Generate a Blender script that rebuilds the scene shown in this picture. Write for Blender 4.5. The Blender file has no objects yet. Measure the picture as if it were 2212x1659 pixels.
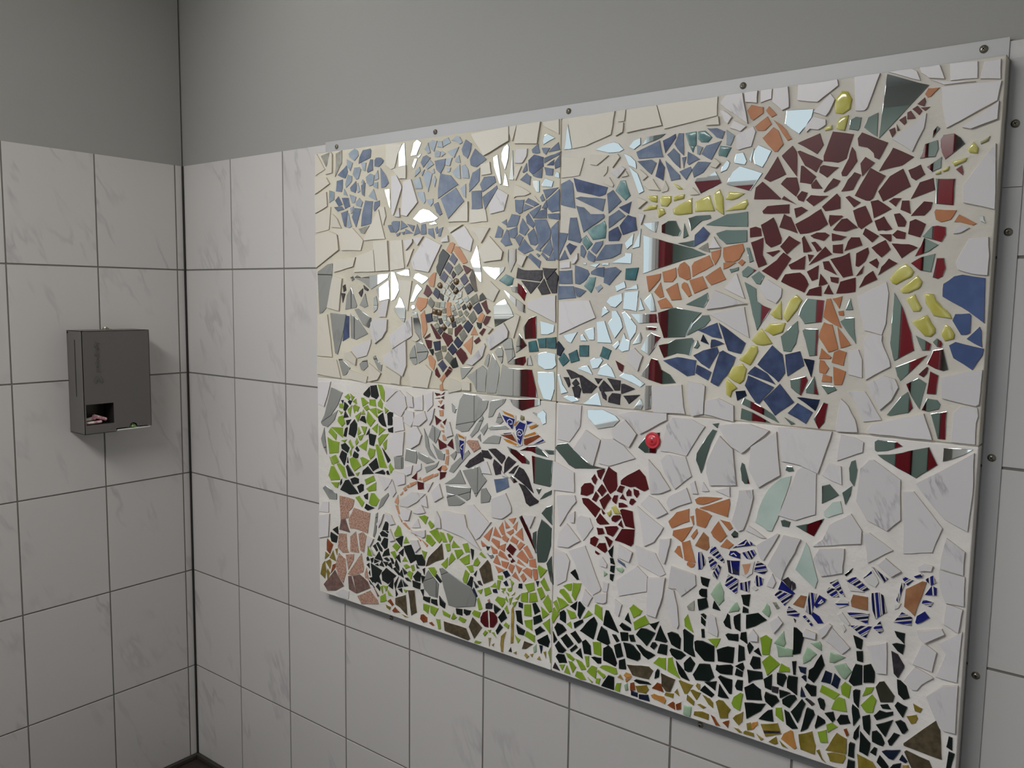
import bpy, bmesh, math, random
from mathutils import Matrix, Vector

sc = bpy.context.scene
col = sc.collection

# ------------------------------------------------------------------ camera
cam_d = bpy.data.cameras.new('camera')
cam_d.sensor_width = 36.0
cam_d.lens = 1816.24 / 2212 * 36.0
cam_d.clip_start = 0.01
cam = bpy.data.objects.new('camera', cam_d); col.objects.link(cam)
RX = Vector((0.7903397, 0.6125223, 0.0134017))
DN = Vector((0.0737460, -0.0733939, -0.9945727))
FW = Vector((-0.6082144, 0.7870386, -0.1031772))
m = Matrix((RX, -DN, -FW)).transposed().to_4x4()
m.translation = Vector((2.52256, -1.52443, 1.58980))
cam.matrix_world = m
sc.camera = cam

# ------------------------------------------------------------------ world, view, light
W = bpy.data.worlds.new('sky'); sc.world = W; W.use_nodes = True
W.node_tree.nodes['Background'].inputs[0].default_value = (0.80, 0.90, 1.0, 1)
W.node_tree.nodes['Background'].inputs[1].default_value = 1.0
sc.view_settings.view_transform = 'Standard'
sc.view_settings.look = 'None'
sc.view_settings.gamma = 1.0
sc.view_settings.use_curve_mapping = False
sc.view_settings.exposure = -0.10
sc.cycles.use_denoising = True
sc.cycles.max_bounces = 8
sc.cycles.diffuse_bounces = 5
sc.cycles.glossy_bounces = 5
sc.cycles.caustics_reflective = False
WINDOW_LIGHT = 4.2       # frosted pane of the window in the left wall
WINDOW2_LIGHT = 0.90     # shaded bluish pane of the second window
PANEL_FILL = 19.0        # added unseen fill panel on the ceiling
LAMP_W = 1.1             # ceiling lamp
DOOR_FILL = 1.2         # added glowing door behind the camera, unseen fill

# ------------------------------------------------------------------ helpers
def srgb(r, g, b):
    f = lambda c: (c / 255 / 12.92) if c / 255 <= 0.04045 else ((c / 255 + 0.055) / 1.055) ** 2.4
    return (f(r), f(g), f(b), 1)

def link(name, bm, mats, parent=None, smooth=False):
    me = bpy.data.meshes.new(name)
    bm.normal_update(); bm.to_mesh(me); bm.free()
    for mt in (mats if isinstance(mats, (list, tuple)) else [mats]): me.materials.append(mt)
    if smooth:
        for p in me.polygons: p.use_smooth = True
    o = bpy.data.objects.new(name, me); col.objects.link(o)
    if parent: o.parent = parent
    return o

def tag(o, label=None, cat=None, group=None, kind=None):
    if label: o['label'] = label
    if cat: o['category'] = cat
    if group: o['group'] = group
    if kind: o['kind'] = kind
    return o

def empty(name, loc):
    o = bpy.data.objects.new(name, None); o.empty_display_size = 0.05
    col.objects.link(o); o.location = loc
    return o

def box(bm, a, b, mi=0, bev=0.0):
    vs = [bm.verts.new((x, y, z)) for x in (a[0], b[0]) for y in (a[1], b[1]) for z in (a[2], b[2])]
    fs = [(0, 1, 3, 2), (4, 6, 7, 5), (0, 4, 5, 1), (2, 3, 7, 6), (0, 2, 6, 4), (1, 5, 7, 3)]
    faces = [bm.faces.new([vs[i] for i in f]) for f in fs]
    for f in faces: f.material_index = mi
    if bev > 0:
        es = set(e for f in faces for e in f.edges)
        r = bmesh.ops.bevel(bm, geom=list(es), offset=bev, segments=2, affect='EDGES', profile=0.5)
        for f in r['faces']: f.material_index = mi

def cyl(bm, p, axis, r, h, n=20, mi=0, r2=None):
    """closed cylinder from p along axis"""
    ax = Vector(axis).normalized(); q = ax.to_track_quat('Z', 'Y')
    r2 = r if r2 is None else r2
    A = [bm.verts.new(Vector(p) + q @ Vector((r * math.cos(t), r * math.sin(t), 0))) for t in [2 * math.pi * i / n for i in range(n)]]
    B = [bm.verts.new(Vector(p) + q @ Vector((r2 * math.cos(t), r2 * math.sin(t), h))) for t in [2 * math.pi * i / n for i in range(n)]]
    fs = [bm.faces.new((A[i], A[(i + 1) % n], B[(i + 1) % n], B[i])) for i in range(n)]
    fs += [bm.faces.new(A[::-1]), bm.faces.new(B)]
    for f in fs: f.material_index = mi

def lathe(bm, p, axis, prof, n=24, mi=0):
    """profile [(r, h)] revolved about axis through p"""
    ax = Vector(axis).normalized(); q = ax.to_track_quat('Z', 'Y')
    rings = []
    for r, h in prof:
        rings.append([bm.verts.new(Vector(p) + q @ Vector((max(r, 1e-5) * math.cos(t), max(r, 1e-5) * math.sin(t), h))) for t in [2 * math.pi * i / n for i in range(n)]])
    for a, b in zip(rings, rings[1:]):
        for i in range(n):
            f = bm.faces.new((a[i], a[(i + 1) % n], b[(i + 1) % n], b[i])); f.material_index = mi; f.smooth = True
    f = bm.faces.new(rings[0][::-1]); f.material_index = mi
    f = bm.faces.new(rings[-1]); f.material_index = mi

def prism_yz(bm, pts, x0, x1, mi=0):
    """polygon in (y, z) extruded from x0 to x1"""
    A = [bm.verts.new((x0, y, z)) for y, z in pts]; B = [bm.verts.new((x1, y, z)) for y, z in pts]
    n = len(pts)
    fs = [bm.faces.new(A), bm.faces.new(B[::-1])] + [bm.faces.new((A[i], B[i], B[(i + 1) % n], A[(i + 1) % n])) for i in range(n)]
    for f in fs: f.material_index = mi
    bmesh.ops.recalc_face_normals(bm, faces=fs)

# ------------------------------------------------------------------ materials
def mat(name, rgb, rough=0.4, metal=0.0, spec=0.5, coat=0.0):
    mt = bpy.data.materials.new(name); mt.use_nodes = True
    b = mt.node_tree.nodes['Principled BSDF']
    b.inputs['Base Color'].default_value = srgb(*rgb)
    b.inputs['Roughness'].default_value = rough
    b.inputs['Metallic'].default_value = metal
    b.inputs['Specular IOR Level'].default_value = spec
    b.inputs['Coat Weight'].default_value = coat
    return mt

def nd(mt, t, **kw):
    n = mt.node_tree.nodes.new(t)
    for k, v in kw.items(): setattr(n, k, v)
    return n

def lk(mt, a, b): mt.node_tree.links.new(a, b)

def add_mottle(mt, rgb, rgb2, scale, lo=0.35, hi=0.65, detail=4, island=0.0, tint=None):
    """noise between two colours, plus a per-piece brightness step"""
    b = mt.node_tree.nodes['Principled BSDF']
    tc = nd(mt, 'ShaderNodeTexCoord')
    no = nd(mt, 'ShaderNodeTexNoise'); no.inputs['Scale'].default_value = scale; no.inputs['Detail'].default_value = detail
    lk(mt, tc.outputs['Object'], no.inputs['Vector'])
    r = nd(mt, 'ShaderNodeValToRGB')
    r.color_ramp.elements[0].position = lo; r.color_ramp.elements[1].position = hi
    r.color_ramp.elements[0].color = srgb(*rgb); r.color_ramp.elements[1].color = srgb(*rgb2)
    lk(mt, no.outputs['Fac'], r.inputs['Fac'])
    out = r.outputs['Color']
    if island:
        ge = nd(mt, 'ShaderNodeNewGeometry')
        mr = nd(mt, 'ShaderNodeMapRange'); mr.inputs['To Min'].default_value = 1 - island; mr.inputs['To Max'].default_value = 1 + island
        lk(mt, ge.outputs['Random Per Island'], mr.inputs['Value'])
        hs = nd(mt, 'ShaderNodeHueSaturation')
        lk(mt, out, hs.inputs['Color']); lk(mt, mr.outputs['Result'], hs.inputs['Value'])
        out = hs.outputs['Color']
    lk(mt, out, b.inputs['Base Color'])
    return no

def add_bump(mt, scale, dist, strength=1.0, detail=3):
    b = mt.node_tree.nodes['Principled BSDF']
    tc = nd(mt, 'ShaderNodeTexCoord')
    no = nd(mt, 'ShaderNodeTexNoise'); no.inputs['Scale'].default_value = scale; no.inputs['Detail'].default_value = detail
    lk(mt, tc.outputs['Object'], no.inputs['Vector'])
    bp = nd(mt, 'ShaderNodeBump'); bp.inputs['Distance'].default_value = dist; bp.inputs['Strength'].default_value = strength
    lk(mt, no.outputs['Fac'], bp.inputs['Height']); lk(mt, bp.outputs['Normal'], b.inputs['Normal'])

def marble(name, base, vein, rough, scale=1.0, amount=0.55, island=0.05):
    """white glaze with faint grey diagonal veins that differ from piece to piece"""
    mt = mat(name, base, rough)
    b = mt.node_tree.nodes['Principled BSDF']
    tc = nd(mt, 'ShaderNodeTexCoord'); ge = nd(mt, 'ShaderNodeNewGeometry')
    sc_ = nd(mt, 'ShaderNodeVectorMath', operation='SCALE'); sc_.inputs['Scale'].default_value = 7.3
    cb = nd(mt, 'ShaderNodeCombineXYZ')
    for i in range(3): lk(mt, ge.outputs['Random Per Island'], cb.inputs[i])
    lk(mt, cb.outputs[0], sc_.inputs[0])
    ad = nd(mt, 'ShaderNodeVectorMath', operation='ADD'); lk(mt, tc.outputs['Object'], ad.inputs[0]); lk(mt, sc_.outputs[0], ad.inputs[1])
    d1 = nd(mt, 'ShaderNodeVectorMath', operation='DOT_PRODUCT'); d1.inputs[1].default_value = (0.9 * 3.4 * scale, 0.9 * 3.4 * scale, 0.42 * 3.4 * scale)
    d2 = nd(mt, 'ShaderNodeVectorMath', operation='DOT_PRODUCT'); d2.inputs[1].default_value = (0.42 * scale, 0.42 * scale, -0.9 * scale)
    lk(mt, ad.outputs[0], d1.inputs[0]); lk(mt, ad.outputs[0], d2.inputs[0])
    mp = nd(mt, 'ShaderNodeCombineXYZ'); lk(mt, d1.outputs['Value'], mp.inputs[0]); lk(mt, d2.outputs['Value'], mp.inputs[1]); lk(mt, cb.outputs[0], mp.inputs[2])
    no = nd(mt, 'ShaderNodeTexNoise'); no.inputs['Scale'].default_value = 1.0; no.inputs['Detail'].default_value = 5; no.inputs['Roughness'].default_value = 0.62
    lk(mt, mp.outputs[0], no.inputs['Vector'])
    s = nd(mt, 'ShaderNodeMath', operation='SUBTRACT'); s.inputs[1].default_value = 0.5; lk(mt, no.outputs['Fac'], s.inputs[0])
    a = nd(mt, 'ShaderNodeMath', operation='ABSOLUTE'); lk(mt, s.outputs[0], a.inputs[0])
    r = nd(mt, 'ShaderNodeMapRange'); r.inputs['From Min'].default_value = 0.0; r.inputs['From Max'].default_value = 0.022
    r.inputs['To Min'].default_value = 1.0; r.inputs['To Max'].default_value = 0.0
    lk(mt, a.outputs[0], r.inputs['Value'])
    n2 = nd(mt, 'ShaderNodeTexNoise'); n2.inputs['Scale'].default_value = 6.0 * scale; lk(mt, ad.outputs[0], n2.inputs['Vector'])
    r2 = nd(mt, 'ShaderNodeMapRange'); r2.inputs['From Min'].default_value = 0.48; r2.inputs['From Max'].default_value = 0.68; r2.inputs['To Max'].default_value = amount
    lk(mt, n2.outputs['Fac'], r2.inputs['Value'])
    mu = nd(mt, 'ShaderNodeMath', operation='MULTIPLY'); lk(mt, r.outputs[0], mu.inputs[0]); lk(mt, r2.outputs[0], mu.inputs[1])
    mx = nd(mt, 'ShaderNodeMix', data_type='RGBA'); mx.inputs['A'].default_value = srgb(*base); mx.inputs['B'].default_value = srgb(*vein)
    lk(mt, mu.outputs[0], mx.inputs['Factor'])
    hs = nd(mt, 'ShaderNodeHueSaturation')
    mr = nd(mt, 'ShaderNodeMapRange'); mr.inputs['To Min'].default_value = 1 - island; mr.inputs['To Max'].default_value = 1 + island * 0.6
    lk(mt, ge.outputs['Random Per Island'], mr.inputs['Value'])
    lk(mt, mx.outputs['Result'], hs.inputs['Color']); lk(mt, mr.outputs[0], hs.inputs['Value'])
    lk(mt, hs.outputs['Color'], b.inputs['Base Color'])
    return mt

M_TILE = marble('white_marbled_wall_tile', (207, 204, 202), (150, 148, 154), 0.30, 1.0, 0.42, 0.03)
M_GROUT = mat('grey_wall_grout', (122, 118, 113), 0.85)
M_PAINT = mat('grey_wall_paint', (160, 159, 155), 0.6); add_bump(M_PAINT, 180, 0.0006, 0.5)
M_CAULK = mat('black_corner_sealant', (38, 35, 33), 0.5)
M_FLOOR = mat('dark_brown_floor_tile', (44, 38, 33), 0.45); add_mottle(M_FLOOR, (34, 29, 25), (58, 50, 44), 9)
M_CEIL = mat('white_ceiling_paint', (225, 225, 222), 0.8)
M_ALU = mat('brushed_aluminium_rail', (182, 182, 182), 0.5, 0.25)
M_SCREW = mat('zinc_screw', (170, 165, 150), 0.3, 1.0)
M_DARK = mat('black_recess', (14, 13, 13), 0.7)
M_GREY = mat('grey_powder_coated_steel', (102, 99, 97), 0.42, 0.0, 0.5); add_bump(M_GREY, 900, 0.0001, 0.4)
M_MAROON = mat('maroon_lacquer', (112, 18, 30), 0.25)
M_PANEL = mat('grey_green_laminate', (112, 128, 122), 0.4)
M_WFRAME = mat('white_window_frame', (230, 230, 230), 0.35)

def emit(name, rgb, s):
    mt = bpy.data.materials.new(name); mt.use_nodes = True
    nt = mt.node_tree; nt.nodes.remove(nt.nodes['Principled BSDF'])
    e = nt.nodes.new('ShaderNodeEmission'); e.inputs[0].default_value = (*rgb, 1); e.inputs[1].default_value = s
    nt.links.new(e.outputs[0], nt.nodes['Material Output'].inputs[0]); return mt
M_PANE = emit('daylit_frosted_pane', (0.95, 0.98, 1.0), WINDOW_LIGHT)
M_PANE2 = emit('shaded_frosted_pane', (0.80, 0.92, 1.0), WINDOW2_LIGHT)
M_PANE3 = emit('fill_door_glow', (0.84, 0.92, 1.0), DOOR_FILL)
M_CPANEL = emit('fill_panel_glow', (1.0, 0.97, 0.94), PANEL_FILL)
M_LAMP = emit('lit_lamp_diffuser', (1.0, 0.95, 0.86), LAMP_W * 0.5)

# ------------------------------------------------------------------ room shell
H5 = 0.3295; ROWH = 0.333; COLW = 0.2525; TOP = 1.991; J = 0.0022
RX1, RY1, RZ1 = 3.6, -3.6, 2.75          # far wall x, front wall y, ceiling z
WIN1 = (-1.80, -0.88, 1.50, 2.62)        # y0 y1 z0 z1 on the left wall
WIN2 = (-3.23, -1.98, 0.84, 2.70)

def rows():
    z = [0.016, H5] + [H5 + ROWH * k for k in range(1, 5)] + [TOP]
    return [(z[i] + (J if i else 0), z[i + 1] - (J if i < len(z) - 2 else 0)) for i in range(len(z) - 1)]

def cut(rect, holes):
    out = [rect]
    for h in holes:
        nx = []
        for a0, a1, z0, z1 in out:
            if a1 <= h[0] or a0 >= h[1] or z1 <= h[2] or z0 >= h[3]: nx.append((a0, a1, z0, z1)); continue
            if a0 < h[0]: nx.append((a0, h[0], z0, z1))
            if a1 > h[1]: nx.append((h[1], a1, z0, z1))
            m0, m1 = max(a0, h[0]), min(a1, h[1])
            if z0 < h[2]: nx.append((m0, m1, z0, h[2]))
            if z1 > h[3]: nx.append((m0, m1, h[3], z1))
        out = nx
    return [r for r in out if r[1] - r[0] > 0.004 and r[3] - r[2] > 0.004]

def wall_mesh(name, axis, lo, hi, cols, holes=(), flip=1, base=0.0):
    """tiled to TOP with recessed grout, painted above. axis 'x': runs along x at y=base; 'y': runs along y at x=base"""
    bm = bmesh.new()
    def slab(r, d0, d1, mi, bev=0.0):
        if axis == 'x': box(bm, (r[0], base + flip * d0, r[2]), (r[1], base + flip * d1, r[3]), mi, bev)
        else: box(bm, (base - flip * d1, r[0], r[2]), (base - flip * d0, r[1], r[3]), mi, bev)
    for r in cut((lo, hi, 0.0, TOP), holes): slab(r, 0.0016, 0.16, 1)
    for r in cut((lo, hi, TOP - 0.003, RZ1), holes): slab(r, 0.006, 0.16, 2)
    for c0, c1 in cols:
        for z0, z1 in rows():
            for r in cut((c0, c1, z0, z1), holes): slab(r, 0.0, 0.0035, 0, 0.0008)
    bmesh.ops.recalc_face_normals(bm, faces=bm.faces)
    return tag(link(name, bm, [M_TILE, M_GROUT, M_PAINT]), kind='structure')

xs = [0.0045] + [0.258 + COLW * k for k in range(0, 14)]; xs = [x for x in xs if x < RX1] + [RX1]
cr = [(xs[i] + (J if i else 0), xs[i + 1] - J) for i in range(len(xs) - 1)]
ys = [-0.0045, -0.0276] + [-0.283 - COLW * k for k in range(0, 14)]; ys = [y for y in ys if y > RY1] + [RY1]
cl = [(ys[i + 1] + J, ys[i] - (J if i else 0)) for i in range(len(ys) - 1)]
wall_mesh('wall_right', 'x', -0.16, RX1, cr)
wall_mesh('wall_left', 'y', RY1, 0.0, cl, holes=(WIN1, WIN2))
bm = bmesh.new(); box(bm, (-0.16, RY1 - 0.16, 0), (RX1 + 0.16, RY1, RZ1)); tag(link('wall_front', bm, M_PAINT), kind='structure')
bm = bmesh.new(); box(bm, (RX1, RY1, 0), (RX1 + 0.16, 0.16, RZ1)); tag(link('wall_far', bm, M_PAINT), kind='structure')
bm = bmesh.new(); box(bm, (-0.16, RY1 - 0.16, -0.1), (RX1 + 0.16, 0.16, 0.0)); tag(link('floor', bm, M_FLOOR), kind='structure')
bm = bmesh.new(); box(bm, (-0.16, RY1 - 0.16, RZ1), (RX1 + 0.16, 0.16, RZ1 + 0.1)); tag(link('ceiling', bm, M_CEIL), kind='structure')
bm = bmesh.new(); box(bm, (0.0, -0.0055, 0.012), (0.0055, 0.0, TOP), 0, 0.002); tag(link('trim_1', bm, M_CAULK), kind='structure')
M_SKIRT = mat('dark_grey_floor_joint', (58, 54, 50), 0.7)
for nm, a, b_ in (('baseboard_right', (0.0, -0.011, 0), (RX1, 0.0, 0.016)), ('baseboard_left', (0.0, RY1, 0), (0.011, -0.011, 0.016))):
    bm = bmesh.new(); box(bm, a, b_, 0, 0.003); tag(link(nm, bm, M_SKIRT), kind='structure')

def window(name, w, pane, mullion):
    y0, y1, z0, z1 = w; f = 0.05
    bm = bmesh.new()
    for a, b_ in (((y0, z0), (y1, z0 + f)), ((y0, z1 - f), (y1, z1)), ((y0, z0 + f), (y0 + f, z1 - f)), ((y1 - f, z0 + f), (y1, z1 - f))):
        box(bm, (-0.07, a[0], a[1]), (-0.004, b_[0], b_[1]), 0, 0.004)
    if mullion: box(bm, (-0.07, y0 + f, mullion - 0.012), (-0.010, y1 - f, mullion + 0.012), 0, 0.003)
    o = tag(link(name, bm, M_WFRAME), kind='structure')
    bm = bmesh.new(); box(bm, (-0.030, y0 + f * 0.9, z0 + f * 0.9), (-0.025, y1 - f * 0.9, z1 - f * 0.9)); link('window_pane', bm, pane, o)
    bm = bmesh.new(); box(bm, (-0.004, y0, z0 - 0.02), (0.03, y1, z0), 0, 0.003); link('window_sill', bm, M_WFRAME, o)
window('window_1', WIN1, M_PANE, 1.72)
window('window_2', WIN2, M_PANE2, None)
# added glow strip for the bright upper wall above the cubicle, framed as clerestory
bm = bmesh.new(); cx0, cx1, cz0, cz1, yf = 0.02, 1.02, 2.29, 2.72, RY1 + 0.002
for a, b_ in (((cx0, cz0), (cx1, cz0 + 0.03)), ((cx0, cz1 - 0.03), (cx1, cz1)), ((cx0, cz0 + 0.03), (cx0 + 0.03, cz1 - 0.03)), ((cx1 - 0.03, cz0 + 0.03), (cx1, cz1 - 0.03))):
    box(bm, (a[0], yf, a[1]), (b_[0], yf + 0.04, b_[1]), 0, 0.003)
o = tag(link('wall_glow_strip', bm, M_WFRAME), kind='structure')
bm = bmesh.new(); box(bm, (cx0 + 0.03, yf + 0.006, cz0 + 0.03), (cx1 - 0.03, yf + 0.014, cz1 - 0.03)); link('window_pane', bm, M_PANE2, o)

# added fill light shaped as a glazed door, outside the picture and its reflections
bm = bmesh.new(); dx0, dx1, dz1 = 1.72, 2.72, 2.1; yf = RY1 + 0.002
for a, b_ in (((dx0, 0.0), (dx0 + 0.07, dz1)), ((dx1 - 0.07, 0.0), (dx1, dz1)), ((dx0 + 0.07, dz1 - 0.07), (dx1 - 0.07, dz1)), ((dx0 + 0.07, 0.0), (dx1 - 0.07, 0.12))):
    box(bm, (a[0], yf, a[1]), (b_[0], yf + 0.05, b_[1]), 0, 0.004)
o = tag(link('fill_door', bm, M_WFRAME), kind='structure')
bm = bmesh.new(); box(bm, (dx0 + 0.07, yf + 0.01, 0.12), (dx1 - 0.07, yf + 0.02, dz1 - 0.07)); link('fill_door_glass', bm, M_PANE3, o)
bm = bmesh.new(); cyl(bm, (dx0 + 0.035, yf + 0.05, 1.02), (0, 1, 0), 0.009, 0.045); cyl(bm, (dx0 + 0.035, yf + 0.09, 1.02), (1, 0, 0), 0.008, 0.11); link('fill_door_handle', bm, M_ALU, o)

# ceiling lamp: white drum, not in the picture, lights the left wall from above
lamp = tag(empty('ceiling_lamp', (0.66, -0.42, RZ1)), 'round white ceiling lamp with a lit diffuser', 'lamp')
bm = bmesh.new(); lathe(bm, (0, 0, -0.03), (0, 0, 1), [(0.15, 0), (0.16, 0.01), (0.16, 0.03)], 32); link('lamp_base', bm, M_WFRAME, lamp)
bm = bmesh.new(); lathe(bm, (0, 0, -0.065), (0, 0, 1), [(0.02, 0), (0.09, 0.004), (0.135, 0.018), (0.145, 0.036)], 32); link('lamp_diffuser', bm, M_LAMP, lamp)
ld = bpy.data.lights.new('lamp_light', 'AREA'); ld.shape = 'DISK'; ld.size = 0.26; ld.energy = LAMP_W; ld.color = (1.0, 0.95, 0.87)
lo = bpy.data.objects.new('lamp_light', ld); col.objects.link(lo); lo.parent = lamp; lo.location = (0, 0, -0.072)

# added fill light: flat glowing panel on the ceiling, out of view
CPX, CPY = 1.25, -1.95
cpl = tag(empty('fill_light_panel', (CPX, CPY, RZ1)), 'added white fill light panel on the ceiling, out of view, thin aluminium frame', 'lamp')
bm = bmesh.new()
for a, b_ in (((-0.62, -0.32), (0.62, -0.30)), ((-0.62, 0.30), (0.62, 0.32)), ((-0.62, -0.30), (-0.60, 0.30)), ((0.60, -0.30), (0.62, 0.30))):
    box(bm, (a[0], a[1], -0.02), (b_[0], b_[1], 0.0), 0, 0.002)
link('fill_panel_frame', bm, M_ALU, cpl)
bm = bmesh.new(); box(bm, (-0.60, -0.30, -0.012), (0.60, 0.30, -0.002)); link('fill_panel_diffuser', bm, M_CPANEL, cpl)

# maroon and grey-green toilet cubicle across the room, seen in the mirror shards
cub = tag(empty('toilet_cubicle', (0.0, -3.42, 0)), 'grey-green cubicle front with maroon posts and top rail', 'cubicle')
posts = [0.62, 0.93, 1.42, 1.58]
for px in posts:
    bm = bmesh.new(); box(bm, (px, -0.03, 0), (px + 0.075, 0.03, 2.2 if px < 1 else 2.6), 0, 0.006); link('post', bm, M_MAROON, cub)
bm = bmesh.new(); box(bm, (0.02, -0.035, 2.2), (1.005, 0.035, 2.27), 0, 0.008); link('top_rail', bm, M_MAROON, cub)
bm = bmesh.new(); box(bm, (0.004, 0.07, 0), (0.05, 0.17, 2.27), 0, 0.006); link('post', bm, M_MAROON, cub)
for a, b_ in zip([-0.06] + posts, posts):
    bm = bmesh.new(); box(bm, (a + 0.08, -0.012, 0.12), (b_ - 0.005, 0.012, 2.19 if a < 0.9 else 2.6), 0, 0.002); link('panel', bm, M_PANEL, cub)
par = tag(empty('cubicle_side_panel', (0.0, -1.89, 0)), 'maroon post and grey-green side panel on the left wall under the second window', 'partition')
bm = bmesh.new(); box(bm, (0.004, -0.035, 0.05), (0.05, 0.035, 1.9), 0, 0.005); link('post', bm, M_MAROON, par)
bm = bmesh.new(); box(bm, (0.004, -1.3, 0.12), (0.03, -0.036, 0.81), 0, 0.003); link('panel', bm, M_PANEL, par)

# ------------------------------------------------------------------ hygiene dispenser on the left wall
DY0, DY1, DZ0, DZ1, DX = -0.3825, -0.181, 1.177, 1.476, 0.09
dis = tag(empty('hygiene_dispenser', (0.0, -0.2818, 1.177)), 'grey metal hygiene dispenser box with an open slot on the tiled left wall', 'dispenser')
def dlocal(o): o.parent = dis; o.location = -dis.location; return o
bm = bmesh.new(); t = 0.0015
box(bm, (0.0005, DY0, DZ0), (DX, DY0 + t, DZ1)); box(bm, (0.0005, DY1 - t, DZ0 + 0.006), (DX, DY1, DZ1))
box(bm, (0.0005, DY0, DZ1 - t), (DX, DY1, DZ1)); box(bm, (0.0005, DY0, DZ0), (0.002, DY1, DZ1))
box(bm, (0.0005, DY0, DZ0), (DX, -0.291, DZ0 + t)); box(bm, (0.03, -0.2925, DZ0), (DX - t, -0.291, 1.30))
dlocal(link('housing', bm, M_GREY))
bm = bmesh.new(); HY0, HY1, HZ0, HZ1 = -0.3775, -0.2965, 1.2035, 1.264
prism_yz(bm, [(DY0, HZ1), (DY1, HZ1), (DY1, DZ1), (DY0, DZ1)], DX - t, DX)
prism_yz(bm, [(DY0, HZ0), (HY0, HZ0), (HY0, HZ1), (DY0, HZ1)], DX - t, DX)
prism_yz(bm, [(DY0, DZ0), (-0.291, DZ0), (-0.291, HZ0), (DY0, HZ0)], DX - t, DX)
cy = -0.2385
arc = [(cy + 0.0125 * math.cos(a), 1.1865 + 0.0125 * math.sin(a)) for a in [math.pi * i / 12 for i in range(13)]]
prism_yz(bm, [(HY1, HZ0), (-0.291, HZ0), (-0.291, 1.1865)] + arc[::-1] + [(DY1, 1.1850), (DY1, HZ1), (HY1, HZ1)], DX - t, DX)
dlocal(link('front_plate', bm, M_GREY))
bm = bmesh.new()
box(bm, (0.03, HY0 + 0.0, HZ0 - 0.0015), (DX - t, HY1, HZ0)); box(bm, (0.028, HY0, HZ0), (0.03, HY1, HZ1 + 0.02))
M_IN = mat('dark_slot_lining', (70, 66, 63), 0.35, 0.6)
prism_yz(bm, [(HY1, HZ0), (HY1 + 0.001, HZ0), (HY1 + 0.001, HZ1), (HY1, HZ1)], 0.03, DX - t)
dlocal(link('slot_tray', bm, M_IN))
bm = bmesh.new(); box(bm, (0.0455, DY0 - 0.0005, 1.285), (0.0490, DY0 + 0.0002, 1.45)); dlocal(link('side_slot', bm, M_DARK))
bm = bmesh.new(); cyl(bm, (0.045, -0.29, DZ1), (0, 0, 1), 0.009, 0.006, 20); cyl(bm, (0.045, -0.29, DZ1 + 0.006), (0, 0, 1), 0.006, 0.003, 20, 0, 0.005)
cyl(bm, (0.045, -0.279, DZ1), (0, 0, 1), 0.006, 0.003, 6)
dlocal(link('lock', bm, M_SCREW))
bm = bmesh.new()
for yy, zz in ((DY0 + 0.003, DZ1 - 0.004),): cyl(bm, (DX - 0.002, yy, DZ1 - 0.0005), (0, 0, 1), 0.003, 0.0012, 10)
for zz in (DZ1 - 0.006,): cyl(bm, (0.006, DY0, zz), (0, -1, 0), 0.003, 0.0012, 10)
dlocal(link('rivet', bm, M_DARK))
# raised lettering and emblem
fc = bpy.data.curves.new('lettering', 'FONT'); fc.body = 'periodically'; fc.size = 0.0195; fc.extrude = 0.0010; fc.bevel_depth = 0.0; fc.space_character = 1.0
fo = bpy.data.objects.new('lettering', fc); col.objects.link(fo)
me = bpy.data.meshes.new_from_object(fo.evaluated_get(bpy.context.evaluated_depsgraph_get()))
bpy.data.objects.remove(fo)
me.name = 'raised_lettering'; me.materials.clear(); me.materials.append(M_GREY)
wd = max(v.co.x for v in me.vertices) - min(v.co.x for v in me.vertices)
k = 0.088 / wd
for v in me.vertices:
    x, y, z = v.co
    v.co = (DX + 0.0006 + z, -0.3345 - y * 1.0, 1.3565 + x * k)
lt = bpy.data.objects.new('raised_lettering', me); col.objects.link(lt); dlocal(lt)
bm = bmesh.new(); ec = (-0.3395, 1.334)
def arcband(c, r0, r1, a0, a1, n=18):
    for i in range(n):
        t0, t1 = a0 + (a1 - a0) * i / n, a0 + (a1 - a0) * (i + 1) / n
        prism_yz(bm, [(c[0] + r * math.cos(a), c[1] + r * math.sin(a)) for r, a in ((r0, t0), (r1, t0), (r1, t1), (r0, t1))], DX, DX + 0.0016)
arcband(ec, 0.0122, 0.0138, math.radians(110), math.radians(235)); arcband(ec, 0.0122, 0.0138, math.radians(-50), math.radians(60))
arcband((ec[0], ec[1] - 0.003), 0.0052, 0.0070, math.radians(-30), math.radians(215))
arcband((ec[0], ec[1] - 0.004), 0.0002, 0.0022, 0, 2 * math.pi, 12)
prism_yz(bm, [(ec[0] - 0.0028, ec[1] + 0.005), (ec[0] + 0.0028, ec[1] + 0.005), (ec[0] + 0.0002, ec[1] + 0.011)], DX, DX + 0.0016)
dlocal(link('raised_emblem', bm, M_GREY))

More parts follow.
